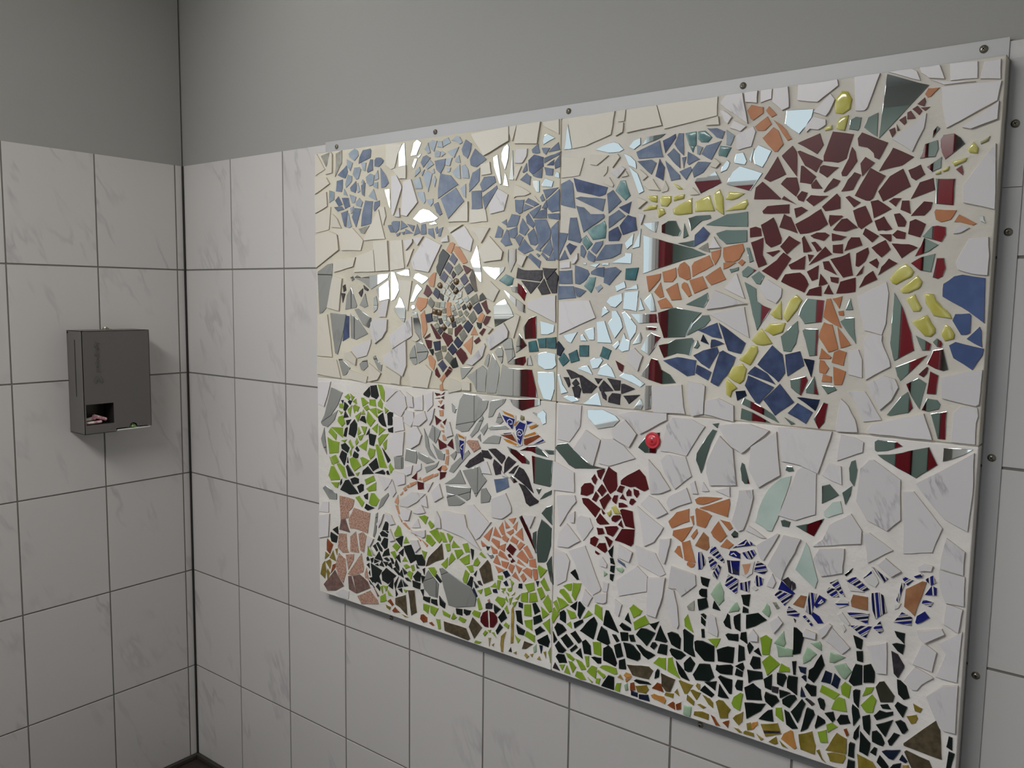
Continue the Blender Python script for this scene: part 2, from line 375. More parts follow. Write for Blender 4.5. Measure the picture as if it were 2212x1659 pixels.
# tampons lying in the open slot, pad in the lower tray
M_PINK = mat('pink_white_wrapper', (205, 160, 168), 0.4)
nz = add_mottle(M_PINK, (196, 132, 146), (232, 222, 214), 70, 0.45, 0.55)
tl = ['pink and white wrapped tampon lying across the left of the dispenser slot',
      'pink wrapped tampon slanting down to the right inside the dispenser slot',
      'pale tampon lying lowest at the front edge of the dispenser slot']
for i, (p, d) in enumerate((((0.066, -0.378, HZ0 + 0.0115), (-0.12, 1, 0.11)), ((0.060, -0.346, HZ0 + 0.023), (0.20, 1, -0.37)), ((0.079, -0.3765, HZ0 + 0.0048), (-0.03, 1, 0.03)))):
    bm = bmesh.new(); r = 0.0058 if i < 2 else 0.0043; L = 0.042 if i < 2 else 0.05
    lathe(bm, (0, 0, 0), d, [(r * 0.45, 0), (r * 0.85, 0.0015), (r, 0.004), (r, L - 0.004), (r * 0.85, L - 0.0015), (r * 0.45, L)], 18)
    o = link('tampon', bm, M_PINK); o.location = p
    tag(o, tl[i], 'tampon', 'tampons in the dispenser slot')
M_PAD = mat('green_dotted_wrapper', (190, 205, 170), 0.4)
vo = nd(M_PAD, 'ShaderNodeTexVoronoi'); vo.inputs['Scale'].default_value = 330; tc = nd(M_PAD, 'ShaderNodeTexCoord'); lk(M_PAD, tc.outputs['Object'], vo.inputs['Vector'])
rp = nd(M_PAD, 'ShaderNodeValToRGB'); rp.color_ramp.elements[0].position = 0.35; rp.color_ramp.elements[1].position = 0.5
rp.color_ramp.elements[0].color = srgb(215, 220, 190); rp.color_ramp.elements[1].color = srgb(88, 128, 62)
lk(M_PAD, vo.outputs['Distance'], rp.inputs['Fac']); lk(M_PAD, rp.outputs['Color'], M_PAD.node_tree.nodes['Principled BSDF'].inputs['Base Color'])
pad = tag(empty('sanitary_pad', (0.05, -0.237, DZ0 + 0.001)), 'flat wrapped pad with green dotted bulge in the lower right tray of the dispenser', 'sanitary pad')
bm = bmesh.new(); box(bm, (-0.045, -0.0505, 0.0), (0.0385, 0.052, 0.0045), 0, 0.0016); link('wrapper_edge', bm, mat('white_wrapper_edge', (226, 226, 220), 0.45), pad)
bm = bmesh.new(); lathe(bm, (0.0225, 0.0, 0.0045), (0, 0, 1), [(0.0165, 0.0), (0.0155, 0.005), (0.012, 0.011), (0.006, 0.0145), (0.001, 0.0155)], 24); link('wrapper', bm, M_PAD, pad)

# shard outlines on the mosaic: glaze code, then x z pairs in half millimetres from the lower left corner of the panel
SHARDS = {
'bg': '''m 635 2290 681 2294 675 2402 657 2393 633 2356
w 547 2305 582 2282 606 2288 628 2350 657 2397 547 2407
m 754 2336 787 2391 759 2408 737 2396 715 2335
m 737 2274 760 2319 743 2321 726 2287
m 771 2322 787 2340 760 2327
g0 92 2334 113 2363 127 2408 52 2394
g0 172 2332 165 2277 218 2345 219 2408 173 2396
w 7 2294 85 2322 19 2408 4 2408
w 92 2295 145 2300 146 2394 133 2408
w 641 2233 687 2230 687 2294 594 2281
W 588 2062 600 2058 658 2184 658 2196 623 2251 588 2249
m 564 2109 576 2092 570 2190 535 2188
W 652 2059 692 2049 766 2114 721 2224 669 2219
W 646 2048 641 2092 606 2053
m 783 2013 876 2021 898 2032 843 2070 799 2080 777 2073 732 2036
m 854 2002 892 2005 876 2017 838 2007
w 4 2197 124 2245 98 2278 4 2290
w 4 2096 103 2129 97 2204 4 2188
w 4 1993 114 2007 130 2124 4 2091
w 135 2019 214 2011 182 2060 142 2088
w 189 1975 213 1895 361 1891 380 1942 299 2008 141 2006
w 4 1805 193 1899 181 1978 114 1998 4 1980
w 528 2012 546 2056 535 2102 492 2104
w 387 1941 540 1945 492 2092 387 1954
g0 362 1980 387 1975 425 2016 343 2002
w 152 1782 303 1811 323 1858 146 1839
w 309 1781 467 1784 455 1893 329 1862
w 473 1784 570 1787 558 1936 455 1935
w 575 1787 675 1799 658 1937 576 1936
W 687 1884 732 1923 732 1939 669 1933
W 766 1906 805 1949 732 1943
W 744 1790 839 1777 920 1906 822 1944 721 1835
w 693 1806 738 1891 681 1880
W 920 1918 968 1920 962 1948 920 1930
w 1086 2008 1085 2099 962 2010
w 1096 2000 1201 2003 1190 2056 1095 2061
w 978 1959 1055 1994 962 1983
W 1036 1895 1103 1871 1117 1924 1066 1986 983 1955
w 1137 1946 1167 1907 1216 1973 1086 1985
w 1164 2210 1222 2213 1212 2265 1158 2259
w 1183 1820 1285 1830 1294 1866 1216 1936 1148 1870
w 1102 2397 1177 2294 1320 2346 1319 2408
m 53 1566 95 1602 131 1732 139 1829 98 1825 15 1786 26 1561
m 134 1451 153 1353 173 1346 215 1454 242 1561 115 1567
B 214 1419 267 1443 268 1553 242 1557
m 280 1439 319 1432 409 1466 333 1537 275 1566
m 385 1728 435 1694 557 1753 564 1773 509 1770 360 1753 329 1766 309 1753
m 484 1668 497 1635 569 1648 563 1740 472 1694
m 321 1598 327 1611 283 1701 250 1662 236 1587
m 384 1599 410 1608 391 1672 346 1611
m 605 1645 636 1689 631 1725 605 1777 581 1782 581 1636
m 646 1765 710 1760 704 1797 617 1777
m 478 1592 484 1618 472 1660 454 1651 453 1575
m 628 1562 672 1530 680 1554 683 1595 656 1646 640 1657 623 1620 599 1595
m 371 1512 415 1496 434 1525 434 1548 334 1594 308 1589
m 290 1736 309 1745 296 1762 277 1753
m 212 1236 239 1242 273 1280 207 1325 180 1323
m 357 1276 376 1273 408 1297 402 1331 370 1325 344 1306
m 487 1283 507 1277 514 1312 483 1327 464 1357 446 1347
n 224 1679 244 1688 237 1719 218 1710
n 217 1622 237 1671 206 1673
n 360 1654 372 1676 373 1698 341 1676
n 385 1693 410 1685 416 1693 379 1715
w 95 1594 190 1578 218 1749 145 1763
w 8 1332 133 1330 120 1428 95 1558 18 1547
w 6 1231 199 1221 166 1318 8 1318
w 252 1225 395 1209 407 1245 266 1271
w 580 1223 646 1219 652 1262 544 1305
w 644 1677 687 1596 698 1588 727 1736 629 1744
W 496 1554 545 1556 569 1644 521 1635 484 1584
W 434 1471 465 1417 520 1449 551 1488 557 1543 465 1549 434 1523
W 590 1396 731 1468 724 1562 678 1531 569 1459
W 532 1322 664 1262 691 1318 689 1442 520 1355
W 331 1336 402 1353 434 1420 434 1437 280 1386
w 240 1327 318 1296 325 1332 280 1369 227 1357
w 420 1219 483 1233 508 1268 420 1315
w 722 1216 836 1217 863 1301 819 1330 699 1306
w 755 1440 782 1453 745 1491 722 1449
w 1053 1225 1057 1256 978 1276 968 1203
m 1125 1263 1146 1225 1196 1225 1205 1330 1179 1348 1083 1291
w 1058 1226 1110 1226 1109 1261 1057 1266
w 1338 2343 1360 2408 1304 2408
w 1352 2331 1474 2319 1490 2408 1364 2408
w 1508 2389 1586 2346 1585 2408 1499 2407
m 1505 2312 1565 2334 1526 2355 1509 2350 1500 2327
m 1651 2281 1628 2382 1613 2281
w 1655 2281 1721 2285 1840 2319 1856 2408 1632 2402
w 1870 2365 1900 2365 1906 2408 1864 2408
w 1863 2310 1894 2323 1897 2359 1862 2359
w 1913 2318 2068 2330 2043 2408 1910 2406
m 1278 2266 1298 2224 1316 2273 1319 2320 1310 2335 1291 2322 1277 2298
m 1235 2244 1270 2161 1280 2164 1254 2293 1230 2284
m 1322 2179 1347 2175 1338 2304 1326 2211
m 1318 2150 1307 2191 1298 2210 1289 2156
W 1353 2248 1395 2245 1417 2271 1421 2303 1366 2308 1357 2295
w 1347 2184 1359 2173 1390 2231 1353 2230
w 1603 2165 1692 2169 1714 2238 1601 2255
w 1360 2104 1411 2104 1442 2113 1401 2137 1355 2155 1351 2097
W 1219 2035 1296 2046 1318 2114 1261 2144 1209 2076
m 1830 2248 1881 2247 1900 2255 1876 2280 1853 2289 1821 2285 1766 2267
m 1946 2250 1975 2267 1974 2293 1944 2286 1922 2262
m 2062 2284 2083 2297 2004 2293 1982 2263
w 1744 2209 1776 2203 1831 2238 1743 2249
w 1885 2226 1873 2241 1854 2229 1852 2187
m 1925 2190 1959 2175 1955 2204 1931 2226 1900 2238
m 1974 2076 1996 2085 1964 2157 1925 2187
w 1809 2157 1825 2172 1828 2195 1784 2195
W 1876 2145 1910 2179 1894 2190 1848 2167
w 1926 2151 1914 2169 1895 2147
w 1810 2130 1854 2110 1858 2120 1837 2151 1814 2140
w 1991 2127 2012 2142 1978 2170 1956 2169
w 2018 2090 2069 2083 2035 2130 1991 2111
w 1976 2018 2012 2045 1967 2064
W 1989 1955 2003 1994 1972 2005
m 2023 1937 2053 1923 2062 1965 1996 1961
m 1455 2141 1474 2115 1487 2114 1486 2163 1450 2166
m 1504 2137 1553 2131 1561 2155 1517 2172 1495 2145
m 1479 2079 1492 2071 1461 2101
w 2078 2315 2293 2340 2293 2408 2045 2408
W 2328 2360 2413 2297 2389 2408 2325 2408 2304 2381
w 2323 2316 2336 2305 2352 2328 2318 2355 2305 2357
w 2304 2306 2299 2337 2260 2326 2251 2309
w 2400 2375 2444 2366 2445 2408 2396 2408
w 2457 2365 2496 2374 2497 2408 2455 2408
w 2500 2362 2537 2329 2561 2337 2554 2408 2503 2408
w 2589 2357 2659 2342 2726 2388 2722 2408 2589 2408
w 2689 2291 2700 2304 2717 2343 2702 2364 2646 2310
w 2626 2245 2637 2255 2666 2249 2691 2263 2690 2280 2647 2296 2620 2263
w 2386 2273 2407 2289 2359 2315 2344 2290
w 2382 2208 2429 2216 2443 2267 2433 2286 2370 2263 2373 2212
m 2600 2242 2625 2270 2641 2294 2646 2321 2552 2327 2548 2282
m 2445 2152 2473 2138 2504 2194 2454 2219 2440 2200 2438 2174
m 2368 2162 2407 2153 2413 2167 2399 2198 2373 2197 2365 2165
m 2337 2140 2349 2166 2339 2176 2320 2154 2314 2133
m 2432 2159 2431 2171 2439 2209 2422 2169
w 2297 2150 2313 2166 2289 2187 2274 2158
m 2430 2059 2474 2118 2388 2151 2360 2132 2339 2089
m 2237 2062 2319 2096 2294 2138 2258 2119 2221 2119 2211 2104
w 2100 2080 2103 2092 2088 2119 2075 2075
w 2196 2058 2234 2059 2205 2086 2189 2068
w 2786 2298 2815 2295 2823 2302 2858 2408 2777 2408
m 2878 2390 2872 2306 2865 2200 3007 2351 2982 2360 2880 2403
m 2797 2232 2802 2242 2806 2274 2789 2279 2771 2270 2767 2240
m 2859 2206 2858 2284 2827 2272 2815 2240
W 2970 2147 3001 2218 3005 2264 2907 2193
w 2983 2391 3006 2372 3052 2363 3035 2408 2977 2408
w 3069 2355 3144 2352 3141 2403 3064 2408
w 3151 2349 3207 2341 3204 2400 3161 2399
w 3051 2345 3140 2343 3062 2354 3011 2366
w 3050 2284 3066 2211 3202 2278 3210 2336 3044 2339
w 3135 2201 3206 2223 3207 2277 3111 2208
w 2905 2400 2982 2368 2970 2398 2955 2408 2884 2408
m 3038 2126 3046 2151 3042 2177 3006 2168 2994 2124
m 3050 2155 3067 2115 3121 2159 3108 2178 3089 2193 3058 2191 3049 2176
m 3031 2079 3057 2090 3057 2124 3015 2096
m 3120 2062 3122 2072 3116 2093 3100 2082
m 3049 1979 3100 1971 3100 2053 3044 2057
m 3027 2186 3047 2213 3039 2221 3028 2207
W 3128 1977 3216 1952 3206 2151 3124 2031
m 3018 1875 3073 1857 3084 1880 3082 1904 3058 1910 3041 1908 3016 1877
m 3038 1829 3064 1849 3021 1872 2997 1814
m 3015 1768 3047 1762 3049 1776 3056 1821 3015 1811 2986 1792
m 3053 1746 3068 1741 3082 1749 3090 1775 3083 1807 3062 1807
W 3126 1884 3149 1899 3125 1908 3111 1900 3105 1882
W 3126 1769 3167 1756 3209 1751 3210 1812 3204 1869 3151 1865 3118 1791
m 3180 1918 3194 1910 3189 1920 3186 1933 3175 1934
w 2854 1568 2910 1555 2921 1593 2924 1694 2915 1730 2823 1682
m 2813 1637 2802 1676 2788 1636
m 2945 1499 2953 1471 3012 1509 3000 1567 2970 1647 2941 1696 2940 1635 2937 1529
m 2965 1424 2975 1406 3028 1466 3051 1495 2957 1450
w 2854 1533 2859 1465 2867 1401 2943 1451 2940 1470 2920 1512 2911 1536 2912 1554 2867 1558
m 3026 1531 3036 1510 3059 1511 3062 1532 3044 1543 3014 1558
m 3079 1524 3092 1522 3095 1534 3090 1543 3077 1551 3066 1539
m 3079 1453 3102 1447 3116 1453 3098 1518 3069 1512 3053 1467
r 3045 1423 3055 1437 3058 1454 3054 1458 3030 1431
w 2810 1416 2855 1407 2852 1470 2838 1503 2806 1499
m 2079 1922 2126 1908 2154 1907 2161 1923 2138 1965 2106 1966 2078 1951
m 2203 1924 2246 1960 2283 1968 2279 1980 2221 1980 2190 1972
m 2363 1934 2428 1931 2425 1985 2345 1980 2322 1969 2263 1944
m 2193 1906 2174 1954 2172 1897
m 2319 1892 2346 1870 2427 1877 2425 1919 2344 1922 2305 1911
w 2327 1858 2299 1899 2280 1856
m 2003 1764 2172 1814 2268 1835 2210 1859 2107 1885 1998 1915
m 2198 1865 2219 1864 2218 1889 2148 1879
g0 2284 1841 2273 1878 2236 1857
m 2440 1801 2455 1807 2437 1855 2425 1856
m 2370 1765 2399 1774 2399 1786 2363 1778
m 2416 1753 2433 1747 2466 1774 2434 1789 2412 1768
m 2468 1725 2484 1722 2498 1752 2476 1770 2448 1750
w 2488 1698 2508 1671 2546 1654 2563 1678 2565 1708 2511 1740 2481 1713
w 2429 1670 2393 1762 2347 1707
W 2437 1652 2310 1700 2279 1628
W 2452 1527 2428 1640 2287 1612
m 2445 1671 2461 1610 2479 1555 2528 1635 2497 1647 2474 1662 2469 1707 2424 1731
m 2266 1634 2285 1665 2280 1691 2192 1645
m 2651 1585 2709 1593 2714 1668 2656 1673 2637 1643 2629 1614
t 1320 1713 1347 1720 1355 1749 1310 1766 1270 1738
T 1922 1741 1970 1737 1982 1788 1924 1785
m 1337 1773 1367 1825 1366 1877 1322 1875 1318 1833
m 1377 1683 1415 1647 1427 1686 1405 1714 1378 1727
m 1347 1689 1374 1682 1374 1710 1338 1713
m 1335 1653 1389 1605 1420 1595 1419 1630 1334 1678 1298 1696
m 1244 1577 1250 1530 1358 1580 1335 1622 1307 1657 1280 1646 1239 1620
m 1422 1480 1483 1486 1481 1583 1442 1571 1412 1532
m 1508 1504 1547 1505 1576 1517 1579 1548 1503 1563
m 1926 1861 1950 1879 1956 1923 1914 1886
m 1983 1869 1988 1940 1951 1863
m 1946 1804 1948 1845 1919 1848 1919 1836 1857 1808
m 1812 1799 1842 1799 1842 1808 1812 1809
m 1781 1790 1800 1806 1746 1800
m 1723 1803 1734 1803 1734 1810 1715 1810
m 1858 1631 1881 1628 1910 1654 1909 1686 1853 1670 1835 1650
m 1915 1622 1937 1620 1977 1614 1985 1696 1920 1690
m 1883 1692 1927 1709 1919 1734 1875 1715
m 1981 1703 1977 1722 1920 1699
m 1851 1611 1828 1630 1817 1627 1814 1588
m 1881 1502 1917 1548 1905 1587 1885 1615 1863 1615 1864 1582 1845 1562
m 1932 1542 1952 1495 1976 1528 1979 1557 1926 1613 1911 1606
m 1798 1482 1867 1482 1830 1572 1791 1567
m 1758 1490 1782 1491 1780 1544 1730 1529
m 1715 1485 1747 1486 1726 1512 1711 1508
m 1647 1479 1667 1473 1698 1521 1626 1505
m 1990 1567 2075 1572 2066 1606 1952 1604
m 2013 1621 1993 1668 1988 1617
m 2041 1615 2066 1616 2058 1647 2043 1687 2008 1656
m 2023 1542 2069 1541 2072 1553 2022 1555
m 1999 1488 2006 1510 1998 1532 1963 1480
W 1437 1616 1587 1558 1585 1674 1534 1673 1437 1644
w 1605 1508 1787 1584 1754 1655 1602 1647
w 1607 1788 1655 1791 1655 1817 1602 1812
w 1403 1797 1429 1843 1382 1854 1376 1811
w 1679 1807 1694 1827 1694 1850 1663 1807
w 1363 1569 1309 1550 1360 1481 1394 1581 1362 1594
w 1199 1660 1243 1642 1275 1695 1223 1735
m 1315 1414 1326 1369 1368 1401 1348 1479 1333 1482 1295 1458
m 1414 1441 1432 1453 1390 1503 1376 1469 1372 1417
m 2040 1441 2065 1472 2075 1499 2089 1516 2048 1531 2030 1517 2001 1462
m 1885 1457 1903 1478 1900 1495 1869 1470
m 1917 1448 1948 1456 1951 1494 1935 1500 1923 1526 1897 1461
m 1260 1227 1278 1309 1278 1347 1238 1406 1214 1331 1205 1281 1205 1222
m 1323 1220 1464 1225 1496 1227 1477 1300 1462 1347 1331 1346 1297 1359 1283 1290 1265 1219
m 1369 1364 1415 1363 1429 1382 1424 1404 1363 1390 1326 1365
m 1466 1366 1461 1384 1452 1409 1438 1398 1434 1364
m 1498 1368 1534 1352 1574 1358 1592 1374 1586 1424 1542 1429 1506 1423 1475 1407
m 1495 1294 1528 1223 1569 1219 1585 1268 1583 1344 1494 1338
m 1362 1178 1410 1160 1465 1180 1511 1195 1510 1221 1338 1206
m 1242 1117 1261 1150 1309 1185 1319 1205 1236 1190 1226 1178 1217 1111
m 1286 1086 1306 1100 1281 1140 1262 1092
m 1228 1053 1340 1069 1316 1082 1237 1070 1218 1060
m 1512 1132 1526 1108 1544 1117 1543 1161 1525 1174 1502 1157 1470 1158
m 1779 1346 1754 1383 1733 1379 1699 1369
m 1775 1371 1803 1376 1827 1409 1818 1419 1786 1417 1761 1405
m 1824 1346 1889 1340 1868 1380 1847 1396 1815 1380 1800 1348
m 1960 1328 2006 1311 2025 1326 1998 1341 1967 1359 1928 1363 1904 1348
m 2043 1344 2099 1331 2161 1339 2135 1370 2097 1388 2078 1426 2051 1431 2041 1407 2005 1358
m 2028 1221 2055 1227 2055 1321 2029 1319 2023 1265
m 1755 1196 1760 1164 1810 1120 1887 1138 1914 1166 1894 1184 1833 1203
m 1824 1220 1806 1274 1733 1219
m 2013 1220 2020 1237 2008 1264 1975 1220
m 1678 1221 1712 1231 1685 1250 1655 1248 1630 1239
m 1621 1252 1655 1262 1628 1293 1610 1335 1601 1334
M 2034 1048 2083 1051 2097 1093 2099 1137 2058 1129 2032 1106 2003 1065
n 1671 1321 1709 1331 1709 1342 1661 1360 1644 1359
n 1659 1284 1667 1296 1658 1327 1632 1326
n 1689 1290 1714 1303 1696 1323 1676 1303
n 1690 1247 1715 1242 1723 1282 1710 1295 1676 1286
n 1732 1265 1773 1268 1801 1299 1726 1339 1709 1342
n 1805 1309 1825 1332 1788 1333
n 1810 1296 1818 1279 1879 1287 1833 1326
n 1886 1288 1910 1290 1913 1331 1849 1337
n 1918 1277 1980 1302 1929 1319 1917 1318
n 1955 1238 2004 1280 1927 1270
n 1856 1237 1912 1231 1915 1276 1875 1277 1859 1258
n 1831 1252 1848 1243 1847 1264 1834 1280 1822 1276
r 1904 1375 1920 1366 1927 1394 1887 1412
T 1447 1424 1497 1430 1482 1477 1441 1468
T 1501 1445 1537 1447 1536 1490 1491 1485
T 1541 1447 1590 1446 1589 1496 1540 1491
T 1627 1372 1660 1399 1630 1430 1603 1403
T 1669 1389 1711 1402 1697 1447 1655 1427
T 1711 1420 1757 1422 1756 1468 1710 1466
T 1810 1425 1851 1413 1866 1452 1825 1467
N 1595 1421 1613 1414 1633 1448 1602 1479 1594 1468
W 1942 1412 1993 1374 2014 1436 1975 1468 1948 1453
W 1608 1054 1669 1048 1723 1121 1729 1211 1609 1208
W 1794 961 1827 1075 1753 1110 1691 1020
W 1819 975 1870 970 1993 1019 1938 1064 1885 1088 1830 1084
W 1887 1092 1964 1060 1997 1119 1941 1172 1879 1127
W 1949 1169 2013 1121 2130 1191 2129 1217 1960 1208 1905 1192
m 2078 1575 2102 1513 2192 1520 2222 1577 2258 1615 2240 1618 2156 1632 2127 1629 2073 1611
m 2230 1541 2274 1562 2296 1588 2289 1606 2262 1606 2222 1570 2202 1527
m 2580 1485 2607 1483 2624 1514 2631 1558 2626 1594 2568 1538
m 2656 1527 2673 1472 2699 1476 2700 1567 2654 1568 2645 1562
m 2105 1435 2162 1457 2191 1455 2216 1450 2231 1509 2223 1518 2153 1509 2118 1491 2081 1483
m 2246 1478 2256 1491 2245 1510 2232 1480
m 2613 1357 2632 1341 2651 1330 2672 1386 2665 1400 2609 1384
m 2668 1341 2712 1338 2694 1402 2667 1356
m 2577 1224 2554 1252 2506 1278 2441 1304 2432 1281
m 2461 1221 2546 1221 2475 1254 2433 1265 2431 1224
m 2718 1217 2737 1243 2745 1309 2731 1313 2699 1251
m 2340 1180 2346 1200 2319 1194
m 2620 1222 2635 1227 2594 1247
W 2068 1215 2207 1222 2199 1247 2188 1335 2057 1318
W 2215 1285 2235 1215 2283 1229 2286 1336 2272 1344 2212 1350
W 2287 1229 2406 1212 2403 1272 2342 1295 2288 1281
m 1116 1798 1130 1768 1158 1734 1169 1730 1166 1780 1154 1847 1140 1898 1102 1829
m 1182 1787 1221 1755 1250 1741 1297 1781 1305 1798 1239 1796 1187 1801 1174 1799
m 764 1735 795 1721 819 1735 837 1750 819 1759 770 1775 748 1770 736 1750
m 739 1636 758 1663 795 1699 764 1721 754 1717 714 1634
m 733 1596 748 1605 745 1618 726 1618 720 1607
m 742 1502 781 1454 799 1438 789 1461 783 1523 758 1581 736 1589 730 1582
m 711 1353 733 1329 746 1325 762 1333 758 1360 743 1422 727 1408 708 1373
m 771 1333 824 1363 836 1395 802 1432 768 1441 752 1432
W 1121 1345 1154 1369 1182 1392 1198 1439 1192 1451 1148 1411 1081 1352
W 1225 1423 1326 1482 1331 1511 1304 1548 1200 1473
w 1213 1494 1240 1521 1202 1532
m 1210 1342 1218 1368 1223 1398 1214 1404 1204 1397 1188 1354
m 1291 1364 1296 1373 1300 1419 1289 1439 1273 1438 1250 1414
m 1053 1276 1065 1281 1121 1337 1044 1332
m 2802 1555 2828 1522 2820 1573 2818 1610 2788 1609 2772 1597
m 2742 1343 2773 1360 2764 1371 2718 1373
m 3012 1359 3039 1317 3054 1404 3029 1419 2994 1397
m 2940 1289 2951 1287 3007 1303 3019 1321 3001 1372 2981 1354
m 3065 1312 3096 1323 3100 1339 3090 1352 3060 1355 3045 1315
W 2842 1316 2867 1258 2926 1270 2867 1362 2809 1357
W 2895 1344 2918 1303 2953 1340 2972 1384 2960 1411 2923 1420 2871 1390
W 3103 1360 3202 1342 3211 1348 3214 1457 3181 1452 3135 1438 3097 1425
m 3058 1370 3085 1370 3089 1432 3064 1444
W 3138 1220 3208 1220 3206 1289 3211 1311 3207 1337 3160 1338 3140 1315
m 3099 1226 3121 1226 3120 1318 3074 1306
w 2887 1222 2998 1220 3084 1221 3054 1304 2896 1254 2881 1233
w 2779 1216 2851 1221 2841 1263 2816 1307 2790 1331 2782 1275
m 2909 1167 2914 1162 2949 1169 2995 1189 2978 1201 2915 1202 2907 1195
m 2940 1136 2983 1114 3042 1088 3104 1141 3076 1196 3016 1177 2975 1161 2918 1151
m 3118 1154 3132 1159 3179 1184 3202 1203 3171 1202 3118 1198
w 2788 1152 2787 1113 2828 1133 2871 1154 2872 1188 2839 1202 2796 1206
W 2859 982 2898 921 2964 895 3004 940 2996 1076 2908 1132 2892 1130 2866 1098
W 3092 1012 3139 964 3204 937 3211 1058 3207 1193 3043 1071
W 3018 828 3106 849 3131 935 3039 1043 3006 1037
m 2833 1052 2848 1031 2856 1090 2848 1124 2835 1117 2828 1092
m 2823 962 2838 1000 2842 1033 2810 1004
w 2738 1056 2774 1040 2808 1031 2802 1095 2759 1101
W 2139 1064 2218 1057 2291 1181 2234 1204 2155 1203 2127 1170 2105 1063
W 2127 975 2173 918 2243 981 2215 1054 2132 1053 2107 1026
W 2067 884 2108 891 2155 915 2105 979 2054 1023
W 2401 1116 2442 1096 2465 1116 2528 1175 2543 1192 2469 1209 2398 1201 2345 1190
W 2304 1006 2320 956 2427 973 2408 1107 2353 1152 2303 1042
W 2512 976 2591 1034 2570 1192 2476 1125 2470 1042
w 2594 1087 2659 1081 2725 1059 2742 1121 2761 1189 2766 1213 2685 1213 2576 1208
m 2296 1045 2317 1119 2339 1170 2322 1174 2283 1115 2260 1073 2258 1046 2281 997
m 2446 994 2457 983 2476 986 2453 1056 2443 1061 2438 1038
W 2591 885 2653 877 2723 911 2719 1058 2668 1075 2650 1061
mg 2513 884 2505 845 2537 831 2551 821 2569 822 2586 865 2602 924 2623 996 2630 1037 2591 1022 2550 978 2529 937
m 2621 1051 2639 1056 2632 1071 2613 1071 2608 1055
m 2682 845 2721 831 2753 901 2696 872 2654 856
W 2414 832 2442 798 2461 808 2481 872 2494 938 2490 966 2438 955 2436 929
w 2154 830 2197 857 2246 879 2223 932 2149 887 2139 861
w 2249 913 2273 916 2257 964 2237 951
w 2318 933 2292 965 2287 928
w 2403 924 2401 962 2342 940
w 2526 791 2549 792 2506 816 2480 827 2471 807
m 2423 769 2439 775 2439 791 2425 798 2412 780
m 2606 847 2630 848 2635 868 2611 873 2599 868
W 2904 804 2908 773 2986 833 2908 879 2886 875
W 2986 740 3016 766 2964 802 2941 774
W 3132 800 3201 792 3201 870 3145 906 3134 848
W 3135 741 3155 689 3209 691 3206 788 3129 796
W 2883 836 2883 883 2844 935 2773 884 2753 826 2719 795
W 2722 746 2754 692 2827 720 2829 807 2743 790
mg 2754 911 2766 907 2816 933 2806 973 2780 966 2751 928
m 2743 954 2799 993 2766 1027 2740 1017
m 2839 710 2855 729 2860 745 2833 715
w 3070 778 3107 786 3111 804 3081 806 3066 794
W 2530 713 2543 707 2597 815 2587 816 2514 759
W 2583 665 2613 647 2627 695 2658 760 2676 811 2613 815 2560 692
w 2559 613 2583 610 2593 634 2578 663 2563 628
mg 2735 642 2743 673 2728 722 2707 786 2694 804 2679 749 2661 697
W 2159 516 2193 518 2216 492 2278 552 2274 592 2169 607
w 2336 377 2375 367 2377 388 2363 444 2339 449 2334 439
w 2503 387 2536 393 2535 415 2515 435 2496 405
w 2588 454 2594 439 2626 488 2607 508 2578 479
w 2703 457 2747 458 2748 480 2710 486 2700 472
i 2600 533 2610 541 2596 559 2583 556
W 2795 456 2840 428 2866 458 2803 514 2783 462
w 2766 466 2785 489 2800 522 2791 528 2754 495
w 2959 393 2990 399 2984 510 2920 482
w 3083 556 3101 539 3159 585 3150 601 3075 576
w 3129 448 3139 517 3107 535 3092 531 3067 458
w 3165 519 3141 435 3204 433 3209 606 3146 552
w 3154 619 3198 598 3206 680 3157 688
m 1667 950 1701 937 1749 944 1818 953 1852 956 1779 962 1693 1017 1657 1042 1609 1031 1595 1014
w 1592 827 1701 832 1698 919 1593 955
w 1628 671 1692 771 1712 795 1704 820 1610 806
w 1687 699 1704 700 1706 750 1665 725
w 1715 675 1751 629 1799 696 1782 734 1734 737 1714 722
w 1619 579 1676 584 1737 626 1666 690 1625 640
w 2029 749 2045 662 2089 688 2118 732 2129 756 2074 785 2008 824
w 2098 789 2145 819 2101 864 2059 876 2023 837
m 59 1008 30 968 115 1014 170 1074 211 1145 117 1165 88 1080
m 44 951 86 946 142 989 170 1046 101 1003 30 964
m 43 839 77 792 71 843 58 939 29 875
m 94 547 157 553 157 585 123 599 67 618 39 600
m 1054 1025 1096 1033 1117 1056 1142 1086 1174 1111 1207 1151 1217 1187 1181 1188 1141 1208 1068 1210 1042 1176 1022 1086 1017 1037
m 1117 1004 1158 1040 1188 1102 1182 1114 1147 1071 1107 1015
m 995 1115 1011 1109 1022 1134 990 1155
m 887 949 909 986 920 1014 865 1037 838 977
m 1024 920 1050 924 1028 1002 1023 1013 1012 992
m 820 924 849 886 893 871 848 919 837 968 809 1015
m 904 876 943 873 948 907 893 925 865 946
m 676 838 757 832 763 867 757 895 687 900
m 604 785 665 794 664 854 598 845
m 769 859 826 841 882 857 837 876 769 893
m 1008 882 1024 912 1018 928 981 903
m 1003 820 1064 884 1108 927 1097 942 992 855 976 824
m 826 795 894 834 910 865 882 844 815 823
m 1083 778 1046 842 1014 801 949 759
m 960 719 1025 717 1089 698 1110 710 1115 763 955 751
m 972 654 1047 667 1079 688 1015 715 971 712 961 694
m 1120 760 1146 724 1182 777 1212 813 1186 834 1165 874 1062 840
m 1177 700 1228 713 1238 742 1207 777 1177 768
m 517 579 561 639 555 652 505 613 479 551
w 11 1069 60 1054 88 1112 117 1196 13 1189
w 544 1124 616 1182 645 1191 538 1201
W 602 1074 652 1057 693 1112 681 1162 640 1192 537 1107
w 604 975 676 992 664 1059 592 1052
